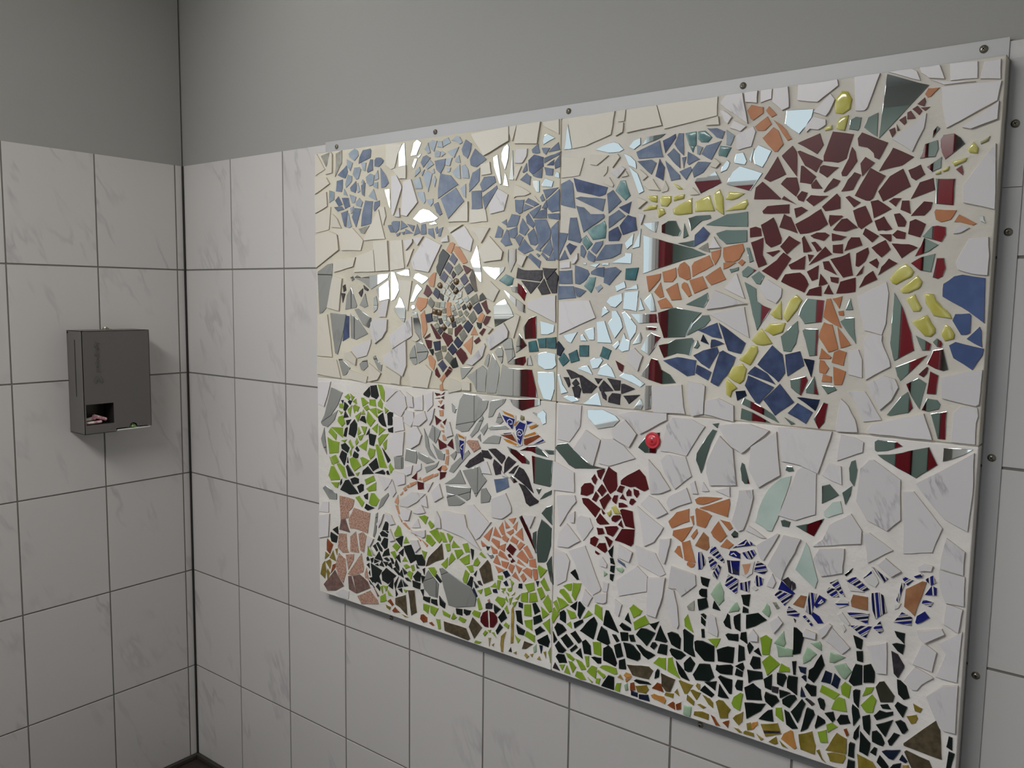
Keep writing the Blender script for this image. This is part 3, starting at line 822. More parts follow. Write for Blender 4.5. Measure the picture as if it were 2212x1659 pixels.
w 616 852 664 862 676 983 604 971 555 892
w 670 1034 722 1014 743 1053 739 1089 681 1094
w 734 1023 780 1024 831 1063 814 1102 750 1074
w 687 951 723 904 780 936 797 980 766 1020 722 1005
w 705 1113 742 1113 734 1166 687 1187
w 745 1100 803 1105 802 1180 745 1159
w 831 1100 870 1136 869 1202 814 1181
w 848 1035 870 1071 881 1121 825 1091
W 959 986 1002 1003 980 1065 958 1063
w 664 785 689 761 723 776 734 820 676 804
w 758 790 792 811 792 837 734 812
w 530 661 561 689 586 728 480 733
w 591 732 628 702 682 719 681 767 592 775
W 640 600 699 601 764 638 821 689 723 682 640 626
w 838 700 872 755 821 739
w 883 657 939 691 916 754 861 703
w 591 635 616 665 591 723 562 690
w 800 628 838 624 827 681 787 655
P 1132 936 1174 962 1155 995 1101 992 1085 981
m 1189 1023 1215 1061 1211 1084 1169 1044
m 1174 991 1170 1027 1151 1010
m 1283 995 1293 1029 1249 1032 1219 1017 1182 986
m 1352 960 1414 922 1456 922 1456 934 1424 958 1381 978 1330 987
m 1430 982 1465 983 1500 973 1561 967 1527 994 1492 1009 1444 1000 1402 978
m 1561 981 1588 984 1591 1001 1537 998
m 1482 840 1571 837 1578 849 1582 956 1469 964
m 1538 781 1579 804 1581 824 1545 805 1518 772
m 1511 794 1524 821 1496 817
m 1369 824 1391 833 1361 857 1347 847
b 1271 765 1344 803 1333 845 1255 825
e 1059 912 1068 922 1081 1005 1029 1017
*O 1038 1000 1073 992 1077 1001 1033 1014
*U 1050 923 1062 888 1073 983 1042 985
~e:.6 1070 970 1054 959 1050 947 1062 942
W 1247 645 1306 647 1361 688 1360 712 1326 771 1242 731
w 1300 873 1301 848 1340 846 1318 857
w 1183 844 1240 846 1213 902 1183 898
m 806 231 814 200 849 176 904 176 912 248 891 263 840 303 829 288
m 450 396 465 426 479 536 465 527 453 462 441 401
w 90 470 91 530 38 525 10 463
w 8 312 88 335 100 465 10 442
w 489 457 507 487 526 537 472 473
w 552 505 573 486 609 499 582 540 536 546
w 673 530 708 536 726 588 682 593 646 571
w 770 579 821 594 796 630 735 580
w 402 346 421 343 450 389 402 394
w 726 500 787 512 770 553 744 523
w 891 528 928 534 923 580 898 614 884 549
w 805 463 822 473 822 505 717 479
w 753 376 788 409 770 444 717 434
w 572 399 609 413 573 466 563 424
m 944 239 978 157 1028 157 1147 192 1155 231 1123 279 1066 291 935 335 915 328
m 1587 667 1585 757 1555 744 1528 711
m 1502 548 1512 484 1547 491 1560 500 1582 573 1584 653 1529 685 1509 627
m 1481 579 1498 521 1502 626 1482 614
m 1583 413 1596 399 1587 528 1560 488
K 1200 315 1257 346 1241 418 1222 436 1172 380
m 1462 583 1504 523 1468 608 1420 684 1403 672
m 1241 445 1259 455 1252 466 1217 465
w 937 535 959 532 1073 516 1183 476 1097 569 1079 628 934 622
w 1112 560 1151 519 1174 535 1242 620 1227 617 1134 686 1095 679
w 1446 651 1467 631 1494 691 1424 684
K 609 72 644 63 695 34 684 140 609 106
K 712 113 724 41 763 67 746 180 701 169
K 954 21 1104 12 1119 24 1093 69 948 68
K 1144 31 1193 99 1133 135 1109 81
w 1602 517 1619 402 1668 435 1684 528 1665 554 1605 566
w 1708 527 1723 497 1734 459 1807 401 1840 426 1846 439 1761 609 1676 571
w 1750 357 1782 347 1804 391 1766 418
w 1821 374 1861 378 1874 387 1876 428 1827 411 1807 398
w 1924 592 1978 581 1993 626 1928 647
w 1924 468 1932 427 2063 477 2064 539 2016 574 1920 494
w 2022 581 2121 552 2144 568 2097 644 2004 657
w 2112 644 2125 614 2140 609 2161 693 2163 718 2116 706
w 2067 456 2066 382 2109 379 2136 472 2145 552 2067 535
w 2181 366 2205 356 2211 374 2202 449 2185 509 2158 513 2144 488
w 1915 350 1935 338 1949 393 1916 409
w 1837 536 1870 535 1873 550 1849 577 1833 562
w 1853 429 1876 431 1882 470 1855 473
K 2008 104 2084 109 2103 151 2083 163 1980 142
K 2143 100 2163 81 2182 84 2202 144 2138 152
K 3057 165 3175 158 3165 256 3150 285 3056 173
K 3100 69 3163 92 3138 141 3067 153 3060 145
w 3073 368 3087 372 3100 394 3134 428 3130 432 3076 450 3044 393
W 3149 290 3174 259 3210 261 3208 425 3165 412 3116 360''',
'bird_a': '''n 1369 1748 1499 1734 1512 1748 1511 1782 1412 1783 1377 1794
n 1520 1762 1533 1738 1586 1788 1511 1792
n 1449 1679 1499 1728 1395 1738
n 1509 1676 1555 1683 1520 1745 1487 1707
n 1564 1683 1588 1684 1595 1755 1578 1775 1533 1734''',
'bird_b': '''n 1098 856 1194 905 1175 944 1106 896 1078 863
n 1190 919 1235 916 1243 926 1216 955 1178 953
n 1299 904 1320 933 1316 944 1298 951 1264 970 1220 962
n 1263 846 1299 857 1299 892 1254 919 1247 894
n 1332 877 1382 924 1338 944 1317 912 1314 862
n 1368 867 1396 911 1375 900 1339 866
n 1439 821 1483 795 1454 859 1425 895 1400 903 1372 856
n 1423 791 1442 743 1463 732 1508 756 1511 765 1483 778 1433 822 1398 828''',
'bush_small': '''G 167 360 162 405 120 380
G 109 310 151 311 161 349 104 363 99 337
X 71 253 97 237 124 296 77 322 72 303
y2 54 199 92 232 60 244
y2 149 205 124 263 92 214
y2 155 241 161 281 140 274
y2 96 151 107 196 97 208 59 186
y2 53 87 64 144 54 189 32 166 15 105
X 138 167 144 193 118 180 101 127
y2 74 88 96 129 75 150 64 130''',
'butterfly': '''e 1306 1115 1345 1073 1360 1076 1378 1111 1377 1134 1285 1156
*O 1315 1136 1373 1122 1363 1136 1300 1150
*U 1320 1102 1350 1078 1359 1071 1373 1118 1300 1130
~e:.6 1335 1092 1330 1106 1344 1115 1359 1109 1359 1094 1345 1093
e 1378 1086 1392 1113 1382 1112 1367 1090
*O 1378 1088 1387 1108 1382 1108 1368 1091
e 1392 1008 1403 996 1417 1005 1419 1037 1439 1091 1434 1106 1401 1117 1378 1085
*U 1394 1014 1408 1004 1417 1039 1434 1102 1401 1110 1378 1081
~e:.7 1407 1057 1402 1064 1393 1060 1393 1048 1407 1046 1421 1059 1416 1073 1397 1075 1383 1062 1384 1039 1403 1026
e 1322 1013 1365 995 1399 995 1364 1056 1326 1052 1282 1040
*X 1336 1026 1389 1013 1360 1048 1292 1037
*O 1327 1010 1384 998 1389 1006 1346 1020 1307 1023
*U 1316 1043 1355 1052 1355 1055 1307 1046
e 1439 1099 1458 1082 1503 1105 1443 1122 1434 1121
*U 1444 1099 1476 1114 1439 1117
*O 1463 1082 1499 1101 1494 1108 1453 1093
e 1422 1006 1478 1012 1541 1035 1514 1054 1486 1073 1421 1040
*O 1431 1041 1495 1063 1486 1073 1426 1048
*X 1427 1010 1441 1008 1477 1027 1518 1055 1504 1061 1426 1033
*U 1505 1023 1537 1038 1532 1045 1482 1017
Y 1411 1115 1425 1120 1424 1135 1405 1140 1401 1121''',
'cloud_a': '''l 276 2370 314 2346 346 2372 340 2394 315 2408 270 2387
b 346 2330 383 2340 433 2352 439 2388 433 2397 378 2394 352 2359
b 463 2308 493 2302 523 2320 529 2331 511 2345 475 2348 463 2337
b 408 2288 414 2279 451 2289 451 2342 433 2344
b 243 2263 263 2295 255 2330 185 2284
l 257 2325 282 2298 302 2338 257 2359
l 301 2279 326 2252 345 2255 364 2300 352 2313 314 2312
l 377 2295 395 2289 402 2330 365 2333
b 511 2198 541 2200 565 2219 547 2253 505 2297
l 243 2233 249 2215 294 2246 295 2272 263 2282
b 170 2203 216 2196 223 2217 224 2260 178 2255
b 288 2196 319 2185 332 2218 326 2244 281 2213
l 332 2210 338 2184 357 2191 339 2235
l 364 2233 383 2227 389 2239 376 2249
b 370 2174 388 2164 395 2231 364 2220
l 407 2230 426 2212 453 2217 463 2263 432 2274 401 2259
l 463 2238 493 2244 487 2286 469 2267
l 456 2206 487 2195 487 2228 457 2226
l 480 2138 456 2197 419 2162
l 229 2183 262 2172 236 2212
l 116 2146 157 2161 157 2200 117 2211
l 293 2136 313 2135 326 2164 275 2180
b 189 2125 222 2132 190 2176 163 2156
b 242 2109 280 2120 268 2163 216 2166
b 182 2099 235 2105 216 2123 156 2122
l 325 2122 363 2111 376 2136 351 2158 325 2139
l 286 2081 299 2085 306 2118 280 2111
b 234 2019 247 2014 261 2100 209 2089
b 324 2011 363 2103 312 2110 293 2064
b 437 2024 450 2136 394 2143 369 2073 362 2014
l 254 2014 273 2009 292 2017 267 2086
b 462 2085 499 2112 499 2137 462 2131 456 2094''',
'cloud_b': '''l 831 2336 847 2339 831 2387 809 2358
l 853 2354 869 2341 890 2389 858 2396 836 2386
l 928 2354 922 2385 896 2388 890 2362
l 975 2373 959 2397 927 2389 928 2358
l 1006 2377 1031 2360 1047 2366 1031 2393 1011 2399 980 2383
l 996 2302 1026 2349 954 2333
l 875 2317 907 2314 912 2337 874 2348
l 917 2313 944 2326 917 2340
b 799 2273 848 2315 820 2330 798 2324 782 2298
l 815 2272 826 2263 869 2283 842 2308
b 886 2258 912 2237 939 2273 944 2303 875 2298
l 944 2273 970 2267 986 2303 949 2303
l 1006 2283 1037 2276 1027 2311 1001 2291
b 1052 2309 1078 2291 1098 2327 1102 2356 1067 2378 1042 2336
b 1098 2260 1133 2249 1192 2278 1123 2332 1093 2286
l 1007 2214 1038 2204 1032 2269 986 2239
l 1048 2207 1089 2201 1083 2242 1063 2266 1043 2261
l 743 2234 782 2259 776 2279 749 2261
l 793 2234 810 2264 782 2247
l 810 2205 832 2157 848 2203 859 2241 826 2259 799 2238
l 875 2177 886 2212 875 2228 859 2210
l 749 2178 793 2175 793 2187 777 2231 738 2218
b 897 2168 897 2122 1023 2179 976 2224 912 2237
b 962 2025 1060 2101 1008 2165 913 2121
b 887 2060 908 2043 924 2050 897 2106 870 2096
l 766 2141 805 2103 816 2115 804 2159 760 2161
l 832 2102 849 2089 865 2104 865 2124 821 2122
l 1054 2127 1070 2115 1069 2179 1038 2159
b 1090 2140 1149 2185 1153 2244 1109 2225 1089 2174
b 1169 2135 1247 2174 1237 2201 1178 2201 1154 2170
b 1185 2056 1257 2144 1252 2159 1170 2113
b 1106 2060 1170 2064 1164 2143 1105 2143
l 864 2240 875 2243 869 2263 853 2253
l 955 2241 970 2240 976 2259 949 2261''',
'cloud_c': '''b 576 1977 605 1976 582 2014 558 2011
b 611 1972 635 1987 641 2028 594 2030 582 2022
b 646 1987 698 2001 652 2031
b 732 1975 744 2003 692 2013
b 738 1955 783 1966 760 2010
b 783 1958 822 1960 816 2008 788 2005
b 833 1960 877 1935 865 1986 833 1984
b 887 1958 898 1965 892 1993 876 1982
b 898 1946 914 1945 930 1988 903 1981
b 623 1955 640 1962 646 1974 617 1967
b 658 1966 669 1961 675 1977 652 1974
b 675 1965 732 1967 681 1989''',
'cloud_d': '''b 1448 2283 1466 2278 1488 2279 1478 2319 1443 2297
b 1506 2278 1519 2269 1540 2295 1497 2299
b 1532 2279 1592 2283 1583 2315 1545 2291
B 1432 2206 1450 2191 1507 2221 1506 2260 1457 2275 1426 2253
b 1511 2235 1588 2263 1597 2276 1511 2256
B 1559 2221 1563 2245 1524 2224
b 1568 2206 1594 2214 1593 2263 1563 2231
b 1400 2202 1422 2211 1417 2243 1395 2206
b 1472 2178 1499 2173 1503 2215 1450 2187
b 1521 2185 1556 2179 1560 2207 1511 2218
b 1437 2146 1441 2184 1418 2200 1382 2174
m 1569 2171 1591 2166 1590 2187 1577 2195 1565 2179''',
'cloud_e': '''b 1361 2039 1380 2027 1398 2033 1407 2087 1356 2090
b 1462 2055 1488 2064 1429 2093 1411 2076
b 1403 2037 1457 2052 1412 2069
b 1501 2074 1519 2080 1505 2106 1492 2092
b 1523 2083 1587 2128 1505 2123
b 1537 2040 1555 2026 1594 2031 1592 2121 1532 2079
b 1515 2042 1533 2048 1528 2080 1502 2046
b 1458 2005 1493 2043 1497 2060 1435 2031
b 1529 2002 1528 2044 1493 2036 1463 2005
b 1422 1985 1457 1963 1468 1980 1430 2028 1417 2014
b 1538 2002 1595 1992 1594 2020 1533 2020
b 1311 1972 1369 1975 1385 2020 1338 2029 1315 1990
b 1311 1979 1310 2008 1282 1995
b 1382 1947 1414 1932 1436 1960 1399 2008 1386 1980
b 1331 1927 1354 1922 1372 1940 1370 1973 1325 1960
b 1283 1929 1292 1961 1263 1981 1245 1930
b 1304 1889 1344 1895 1330 1917 1321 1959 1311 1963 1276 1911
b 1384 1887 1405 1925 1383 1939 1357 1923
b 1411 1852 1462 1868 1410 1918 1375 1874
b 1445 1893 1471 1889 1484 1898 1478 1929 1461 1962 1427 1938
b 1487 1895 1499 1873 1550 1917 1554 1947 1527 1998 1464 1998
b 1497 1861 1501 1867 1488 1891 1471 1871
b 1547 1840 1564 1869 1550 1913 1505 1861
b 1563 1883 1577 1829 1594 1822 1590 1989 1553 1960
b 1531 1823 1539 1833 1509 1857 1501 1850
b 1489 1837 1497 1847 1484 1854 1476 1851
b 1494 1789 1502 1820 1445 1855 1428 1841
b 1577 1822 1568 1862 1535 1823''',
'cloud_f': '''b 1602 2055 1674 2037 1659 2141 1642 2156 1600 2141
B 1681 2105 1788 2078 1820 2085 1830 2112 1663 2161
b 1809 2016 1820 2066 1698 2083 1673 2078
b 1718 1936 1818 1992 1814 2006 1749 2009 1716 2038 1678 2047
b 1837 2008 1895 2052 1854 2100 1827 2086
B 1931 2000 1941 2049 1884 2029
b 1839 1948 1916 1994 1884 2019 1838 1995
B 1906 1919 1971 1936 1962 1986 1927 1997 1890 1956
B 1841 1897 1888 1896 1899 1922 1882 1953 1840 1934
t 1914 2054 1936 2072 1911 2133 1888 2134 1866 2096
t 1764 1903 1824 1908 1827 1958 1818 1979 1735 1942
b 1640 1907 1701 1892 1708 1905 1682 1998 1650 1999
b 1597 1842 1632 1907 1640 1934 1595 1939
b 1646 1828 1625 1865 1598 1822
B 1654 1844 1685 1880 1649 1894 1633 1881
t 1716 1889 1737 1862 1763 1887 1731 1924 1708 1908
b 1706 1840 1722 1830 1733 1856 1713 1885 1705 1879
b 1780 1845 1813 1886 1813 1899 1778 1893 1756 1862
b 1742 1823 1773 1812 1780 1835 1745 1859 1737 1836
b 1796 1819 1856 1827 1897 1846 1903 1884 1825 1882 1777 1819
b 1600 1724 1669 1724 1664 1781 1599 1778
b 1681 1724 1705 1721 1736 1741 1751 1764 1743 1780 1679 1801
b 1759 1764 1821 1750 1823 1792 1789 1790 1759 1773
b 1821 1728 1848 1718 1903 1776 1876 1792 1824 1786
b 1597 1657 1687 1665 1673 1714 1596 1714
b 1690 1671 1706 1668 1737 1695 1677 1711
t 1761 1685 1776 1715 1782 1751 1751 1751 1725 1714
l 1796 1689 1818 1708 1806 1721 1780 1708''',
'cloud_g': '''b 1969 2213 2076 2210 2059 2274 1957 2240
b 2027 2147 2047 2190 2025 2205 1962 2204
B 2079 2121 2084 2171 2061 2205 2045 2139
B 2084 2224 2128 2279 2125 2292 2072 2272
b 2148 2221 2163 2207 2159 2291 2138 2293 2122 2254
t 2183 2244 2210 2237 2213 2246 2211 2292 2166 2290
t 2219 2263 2233 2250 2260 2247 2276 2264 2248 2291 2218 2291
b 2293 2262 2316 2254 2325 2280 2294 2295 2254 2299
l 2333 2231 2349 2226 2364 2261 2331 2285
b 2276 2182 2313 2248 2254 2236 2235 2207
t 2305 2194 2335 2186 2353 2220 2310 2230 2301 2204
t 2200 2216 2206 2237 2185 2242
l 2218 2208 2228 2204 2240 2231 2216 2242
b 2118 2189 2150 2161 2145 2215 2119 2239 2092 2217
b 2185 2171 2229 2189 2179 2221 2178 2178
b 2164 2160 2173 2203 2156 2201
b 2113 2117 2152 2121 2148 2137 2085 2195
b 2176 2116 2199 2151 2192 2164 2147 2149
b 2207 2123 2244 2138 2273 2173 2222 2180 2199 2154''',
'cloud_h': '''L 3116 1667 3163 1639 3209 1603 3203 1743 3139 1754 3116 1749 3086 1725 3086 1685
L 3146 1565 3162 1566 3172 1573 3171 1627 3166 1633 3126 1630 3119 1609
L 3208 1528 3203 1579 3197 1592 3163 1553
L 3129 1490 3185 1455 3210 1503 3213 1524 3132 1542 3114 1530''',
'cloud_h2': '''B 2219 1864 2266 1888 2281 1912 2253 1938 2220 1908''',
'cloud_i': '''B 2208 1369 2239 1377 2244 1433 2163 1441 2102 1424
B 2306 1525 2346 1520 2324 1579 2247 1548
B 2371 1477 2421 1467 2438 1508 2330 1579
B 2265 1421 2297 1404 2335 1469 2327 1488 2270 1472 2230 1451
B 2295 1359 2308 1392 2248 1417 2243 1384
B 2306 1353 2337 1340 2356 1369 2372 1386 2393 1425 2402 1454 2382 1462 2351 1476 2338 1469
B 2301 1483 2354 1502 2316 1516 2303 1515
N 2293 1496 2268 1533 2259 1507
N 2415 1292 2450 1314 2443 1332 2407 1326
B 2534 1398 2567 1372 2590 1407 2589 1422 2578 1473 2539 1504 2486 1431
B 2558 1362 2525 1400 2477 1424 2450 1395
B 2486 1292 2499 1287 2552 1353 2453 1389 2442 1351
B 2560 1250 2628 1304 2573 1367 2514 1304
B 2599 1396 2657 1438 2650 1462 2640 1488 2587 1473
N 2683 1398 2691 1458 2653 1462
N 2703 1281 2716 1321 2636 1323
B 2673 1231 2695 1275 2640 1303 2606 1263''',
'flower_a': '''r 1817 918 1830 906 1849 946 1848 957 1809 943
r 1794 889 1804 882 1814 907 1800 927 1784 905
r 1732 828 1762 827 1795 846 1798 875 1781 887 1751 880 1734 860
r 1864 868 1877 853 1906 875 1912 893 1907 948 1867 968 1840 905
r 1927 901 1972 896 1996 902 2009 896 2037 889 2058 901 2041 951 2012 977 1958 944 1927 917
r 1839 836 1861 865 1837 890 1815 858
r 1935 865 1946 895 1924 897 1909 870
r 1957 857 1979 861 1978 880 1966 889 1954 871
r 1991 868 2004 856 2016 875 2012 888 1987 893
r 1810 808 1825 837 1808 854 1789 816
r 1850 780 1866 811 1884 837 1868 855 1826 819
r 1891 824 1907 815 1913 833 1916 854 1897 851 1888 832
r 1958 838 1938 863 1923 841
r 1971 826 1983 822 2001 842 1989 851 1976 849 1970 834
r 1921 803 1962 813 1961 819 1939 826 1920 823
r 1746 792 1781 763 1808 741 1834 783 1773 817 1739 814
r 1841 767 1847 760 1857 767 1837 787
r 1819 720 1832 714 1878 725 1831 763 1812 733
r 1955 730 1999 727 1987 798 1937 800 1927 793
r 1890 741 1907 738 1935 763 1928 771 1896 765 1887 752
r 1946 720 1935 752 1920 729
r 1824 669 1856 681 1846 702 1816 699
r 1869 680 1896 674 1923 716 1914 723 1855 709
r 1954 656 1983 650 1995 664 1999 724 1939 716 1906 661
r 1812 614 1827 652 1807 660 1787 647 1785 623
r 1859 597 1871 611 1861 641 1831 635 1818 615
r 1881 625 1896 656 1870 669 1857 669
r 1812 588 1826 582 1836 590 1812 599
y 1902 772 1931 777 1904 809 1885 798
y 1877 756 1886 769 1883 786 1863 771
G 1885 591 1896 583 1900 637 1875 609''',
'flower_b': '''o 2268 876 2296 877 2336 897 2370 915 2322 911 2277 904 2260 891
o 2317 858 2396 845 2404 898 2400 917 2279 861
o 2271 790 2306 786 2313 797 2332 840 2311 850 2268 859 2262 851
o 2164 760 2239 801 2237 851 2184 828 2149 785
o 2257 787 2260 795 2256 827 2242 821
o 2210 711 2230 739 2254 783 2172 752 2169 731
o 2259 731 2276 761 2272 777 2248 742
o 2342 757 2370 742 2396 773 2360 822 2331 774
o 2405 794 2418 807 2404 827 2366 830
o 2405 723 2424 743 2396 760 2371 726
x0 2296 701 2317 699 2327 714 2322 753 2300 769 2267 709
o 2225 642 2272 640 2244 726 2211 711
o 2217 646 2203 695 2193 693 2179 667
o 2236 624 2252 618 2266 624 2269 636 2242 641 2236 632''',
'flower_c': '''c2 1371 634 1385 666 1342 653
c2 1328 606 1353 616 1320 643
c2 1306 572 1324 579 1309 632 1287 601
c2 1390 605 1396 650 1368 619
c2 1228 527 1250 598 1197 543
c2 1303 557 1265 603 1254 559
c2 1354 578 1375 597 1371 611 1332 589
c2 1430 566 1421 626 1383 587
c2 1310 549 1336 542 1347 562 1324 579 1306 560
c2 1391 541 1401 564 1368 578 1354 552
c2 1182 507 1190 493 1221 502 1182 522
c2 1289 500 1292 540 1250 547 1243 530
c2 1252 472 1282 478 1278 495 1240 509
c2 1296 502 1322 495 1329 535 1292 516
c2 1409 518 1437 553 1416 561 1394 536
c2 1467 492 1487 499 1451 550 1430 534
c2 1348 459 1319 488 1296 496 1285 470
c2 1453 466 1460 488 1423 524 1392 488
c2 1301 428 1278 471 1256 431
c2 1308 424 1334 417 1349 450 1304 450
c2 1446 450 1403 476 1396 457
c2 1467 457 1506 457 1498 498 1463 485
c2 1287 386 1323 409 1267 418
c2 1368 401 1382 442 1356 446 1345 422
c2 1407 409 1425 439 1385 449
c2 1479 401 1482 443 1453 448 1425 428
c2 1486 420 1497 396 1514 409 1509 452 1485 449
c2 1415 375 1386 413 1368 389
c2 1433 374 1451 395 1432 417 1415 399
r 1370 487 1391 521 1354 540 1333 509
r 1363 450 1385 463 1352 492 1341 484
*e 1356 460 1367 463 1370 475 1352 474
n 1221 481 1236 502 1213 497
N 1331 372 1357 389 1338 409 1313 398
N 1332 333 1347 339 1335 361 1317 348
N 1405 341 1427 343 1426 366 1408 362
N 1515 371 1521 399 1504 395''',
'flower_striped_a': '''U 2420 729 2492 752 2472 772 2426 733
~e:.5 2437 741 2467 752 2475 767
s2 2492 754 2509 757 2486 769
U 2422 696 2453 694 2452 713 2435 721 2412 717 2407 699
~e:.5 2416 703 2427 711 2439 702
s1 2478 699 2497 701 2513 726 2504 740 2455 717
s3 2329 691 2389 664 2388 678 2352 721 2337 718
s3 2338 628 2350 631 2360 661 2333 678 2324 673
s2 2297 619 2311 642 2313 657 2294 690 2282 685 2282 616
s1 2348 602 2363 594 2378 648 2366 654 2344 613
U 2413 630 2450 630 2451 686 2400 678
*n 2410 633 2419 632 2411 677 2403 676
*e 2422 632 2427 633 2417 679 2414 678
*n 2430 637 2447 632 2450 641 2423 658
e 2458 637 2481 626 2502 647 2509 695 2454 675
*c 2469 656 2475 636 2486 649 2495 684 2462 674
s4 2508 656 2546 654 2559 670 2550 690 2519 700 2512 676
s3 2439 555 2445 562 2448 613 2408 624 2395 579
s2 2455 576 2492 573 2495 618 2454 600
s2 2521 602 2542 612 2544 637 2519 645 2512 616
e 2516 584 2527 592 2510 602 2499 591''',
'flower_striped_b': '''s3 2628 554 2659 600 2604 607 2590 585
U 2623 609 2657 601 2665 608 2613 644 2602 609
n 2649 620 2650 647 2636 663 2616 647
n 2654 616 2666 629 2663 645 2650 652
x0 2677 563 2698 562 2706 607 2686 607 2659 566
s4 2640 521 2679 523 2684 538 2644 555 2637 537
s2 2725 542 2733 576 2741 625 2715 625 2706 549
U 2743 573 2772 601 2776 613 2751 623 2735 582
~e:.5 2750 591 2762 609 2767 603 2755 592
s3 2729 501 2734 508 2704 537 2695 530
U 2751 517 2771 523 2755 545 2732 555 2727 543
n 2670 499 2672 511 2664 514''',
'flower_striped_c': '''e 2916 699 2937 693 2947 712 2941 727 2924 751 2894 717
*U 2899 721 2924 740 2921 748 2897 715
s1 2962 715 2976 732 2929 761 2921 762
s3 2823 644 2840 636 2810 693 2784 675
s3 2874 682 2902 671 2917 682 2871 715 2837 698
e 2855 662 2902 668 2878 679 2842 694
s3 2780 634 2797 626 2819 631 2806 657 2784 658 2774 644
e 2821 591 2852 610 2852 622 2824 627 2804 601
*U 2815 601 2852 610 2852 616 2806 605
x0 2863 607 2916 606 2914 653 2866 651 2859 626
s2 2929 617 2944 582 2978 615 2964 671 2949 678 2926 670
s4 2860 572 2919 558 2922 596 2848 583
s3 2900 511 2916 509 2932 553 2861 538
s4 2959 535 2971 549 2959 580 2938 549
e 2834 548 2856 536 2861 543 2832 579 2817 567
e 2842 507 2849 520 2840 535 2829 535''',
'flower_striped_d': '''s3 3037 721 3055 744 3025 751 3018 744
e 3065 752 3083 769 3076 773 3055 758
*U 3062 754 3081 761 3076 770 3055 758
s2 3013 655 3029 727 3019 728 3005 664
s2 3109 737 3125 752 3112 773 3089 754
U 3127 709 3126 733 3111 738 3092 703
~e:.5 3114 738 3118 707
s4 3111 665 3119 683 3088 686 3084 672
x0 3031 648 3065 623 3094 747 3082 747 3033 709
s4 3005 586 3057 588 3058 616 3025 627 3000 585
U 3074 598 3088 607 3111 629 3095 647 3072 625 3068 602
e 3002 630 3014 638 3021 656 3001 646
*U 3070 791 3081 799 3067 793''',
'hill_dark': '''G 554 453 559 497 536 499 512 448
G 554 439 563 448 535 449
G 507 414 549 418 554 433 512 445 493 428
G 498 385 502 399 488 417 474 387
G 530 351 549 362 554 409 526 411 502 373
G 469 325 479 334 460 364 440 350
G 493 334 512 331 512 347 479 378 464 369
G 568 325 558 360 526 337 512 307
G 516 284 488 329 454 285
g0 440 299 459 303 421 336
G 396 260 416 267 401 285 392 276
G 431 255 440 265 445 287 421 278
G 450 257 488 278 450 281
G 554 289 568 298 544 310 521 299
G 586 282 600 288 586 312 568 312
G 416 222 411 252 391 238
G 483 250 478 263 456 252
G 525 253 521 262 507 282 488 255
G 540 259 554 285 516 281
G 439 156 459 150 509 231 425 252
G 586 255 577 290 549 271
G 636 256 636 276 614 311 604 279
G 420 182 416 212 406 196
G 439 149 435 179 410 170
G 511 178 553 168 615 225 540 252 506 218
G 635 232 638 245 609 270 591 260
G 506 154 487 194 468 162
G 492 116 494 137 478 154 463 134
G 590 149 595 204 556 159
G 609 153 632 225 600 181
G 664 179 650 216 623 163
G 673 181 700 191 659 215
G 668 227 655 267 636 236
G 673 244 697 260 659 278
G 655 386 666 445 646 438 609 420
G 664 338 668 382 632 351
G 646 301 637 346 614 321
G 677 367 717 313 756 339 739 393 726 413 668 392
G 769 314 818 324 819 345 796 375 748 365
G 762 296 779 300 757 318
G 753 229 784 233 792 274 766 284 735 248
G 814 272 818 311 801 301
G 801 227 818 266 792 267
G 691 218 722 219 700 234 677 229
G 735 195 784 193 788 224 731 227
G 613 114 627 131 609 153
G 659 145 655 170 627 158
G 808 163 810 199 788 191
G 921 257 933 266 899 297 889 279
n 410 156 420 138 439 135 454 125
g 605 432 659 445 646 486 628 496 600 448
g 708 419 686 447 668 408
g 618 355 646 387 614 401 586 376
g 609 310 618 335 605 356 572 343
g 435 291 426 317 402 343 397 290
g 700 319 677 341 659 311
g 682 276 718 294 691 304 668 293
g 731 273 748 284 740 311 719 302
g 722 229 735 268 709 275 691 251
g 814 353 831 395 796 397
g 516 105 516 152 492 140
g 539 124 553 157 520 153
g 558 108 590 109 549 140
g 496 56 544 77 534 113 497 90
g 682 150 695 167 668 167
Q 477 82 487 91 439 135''',
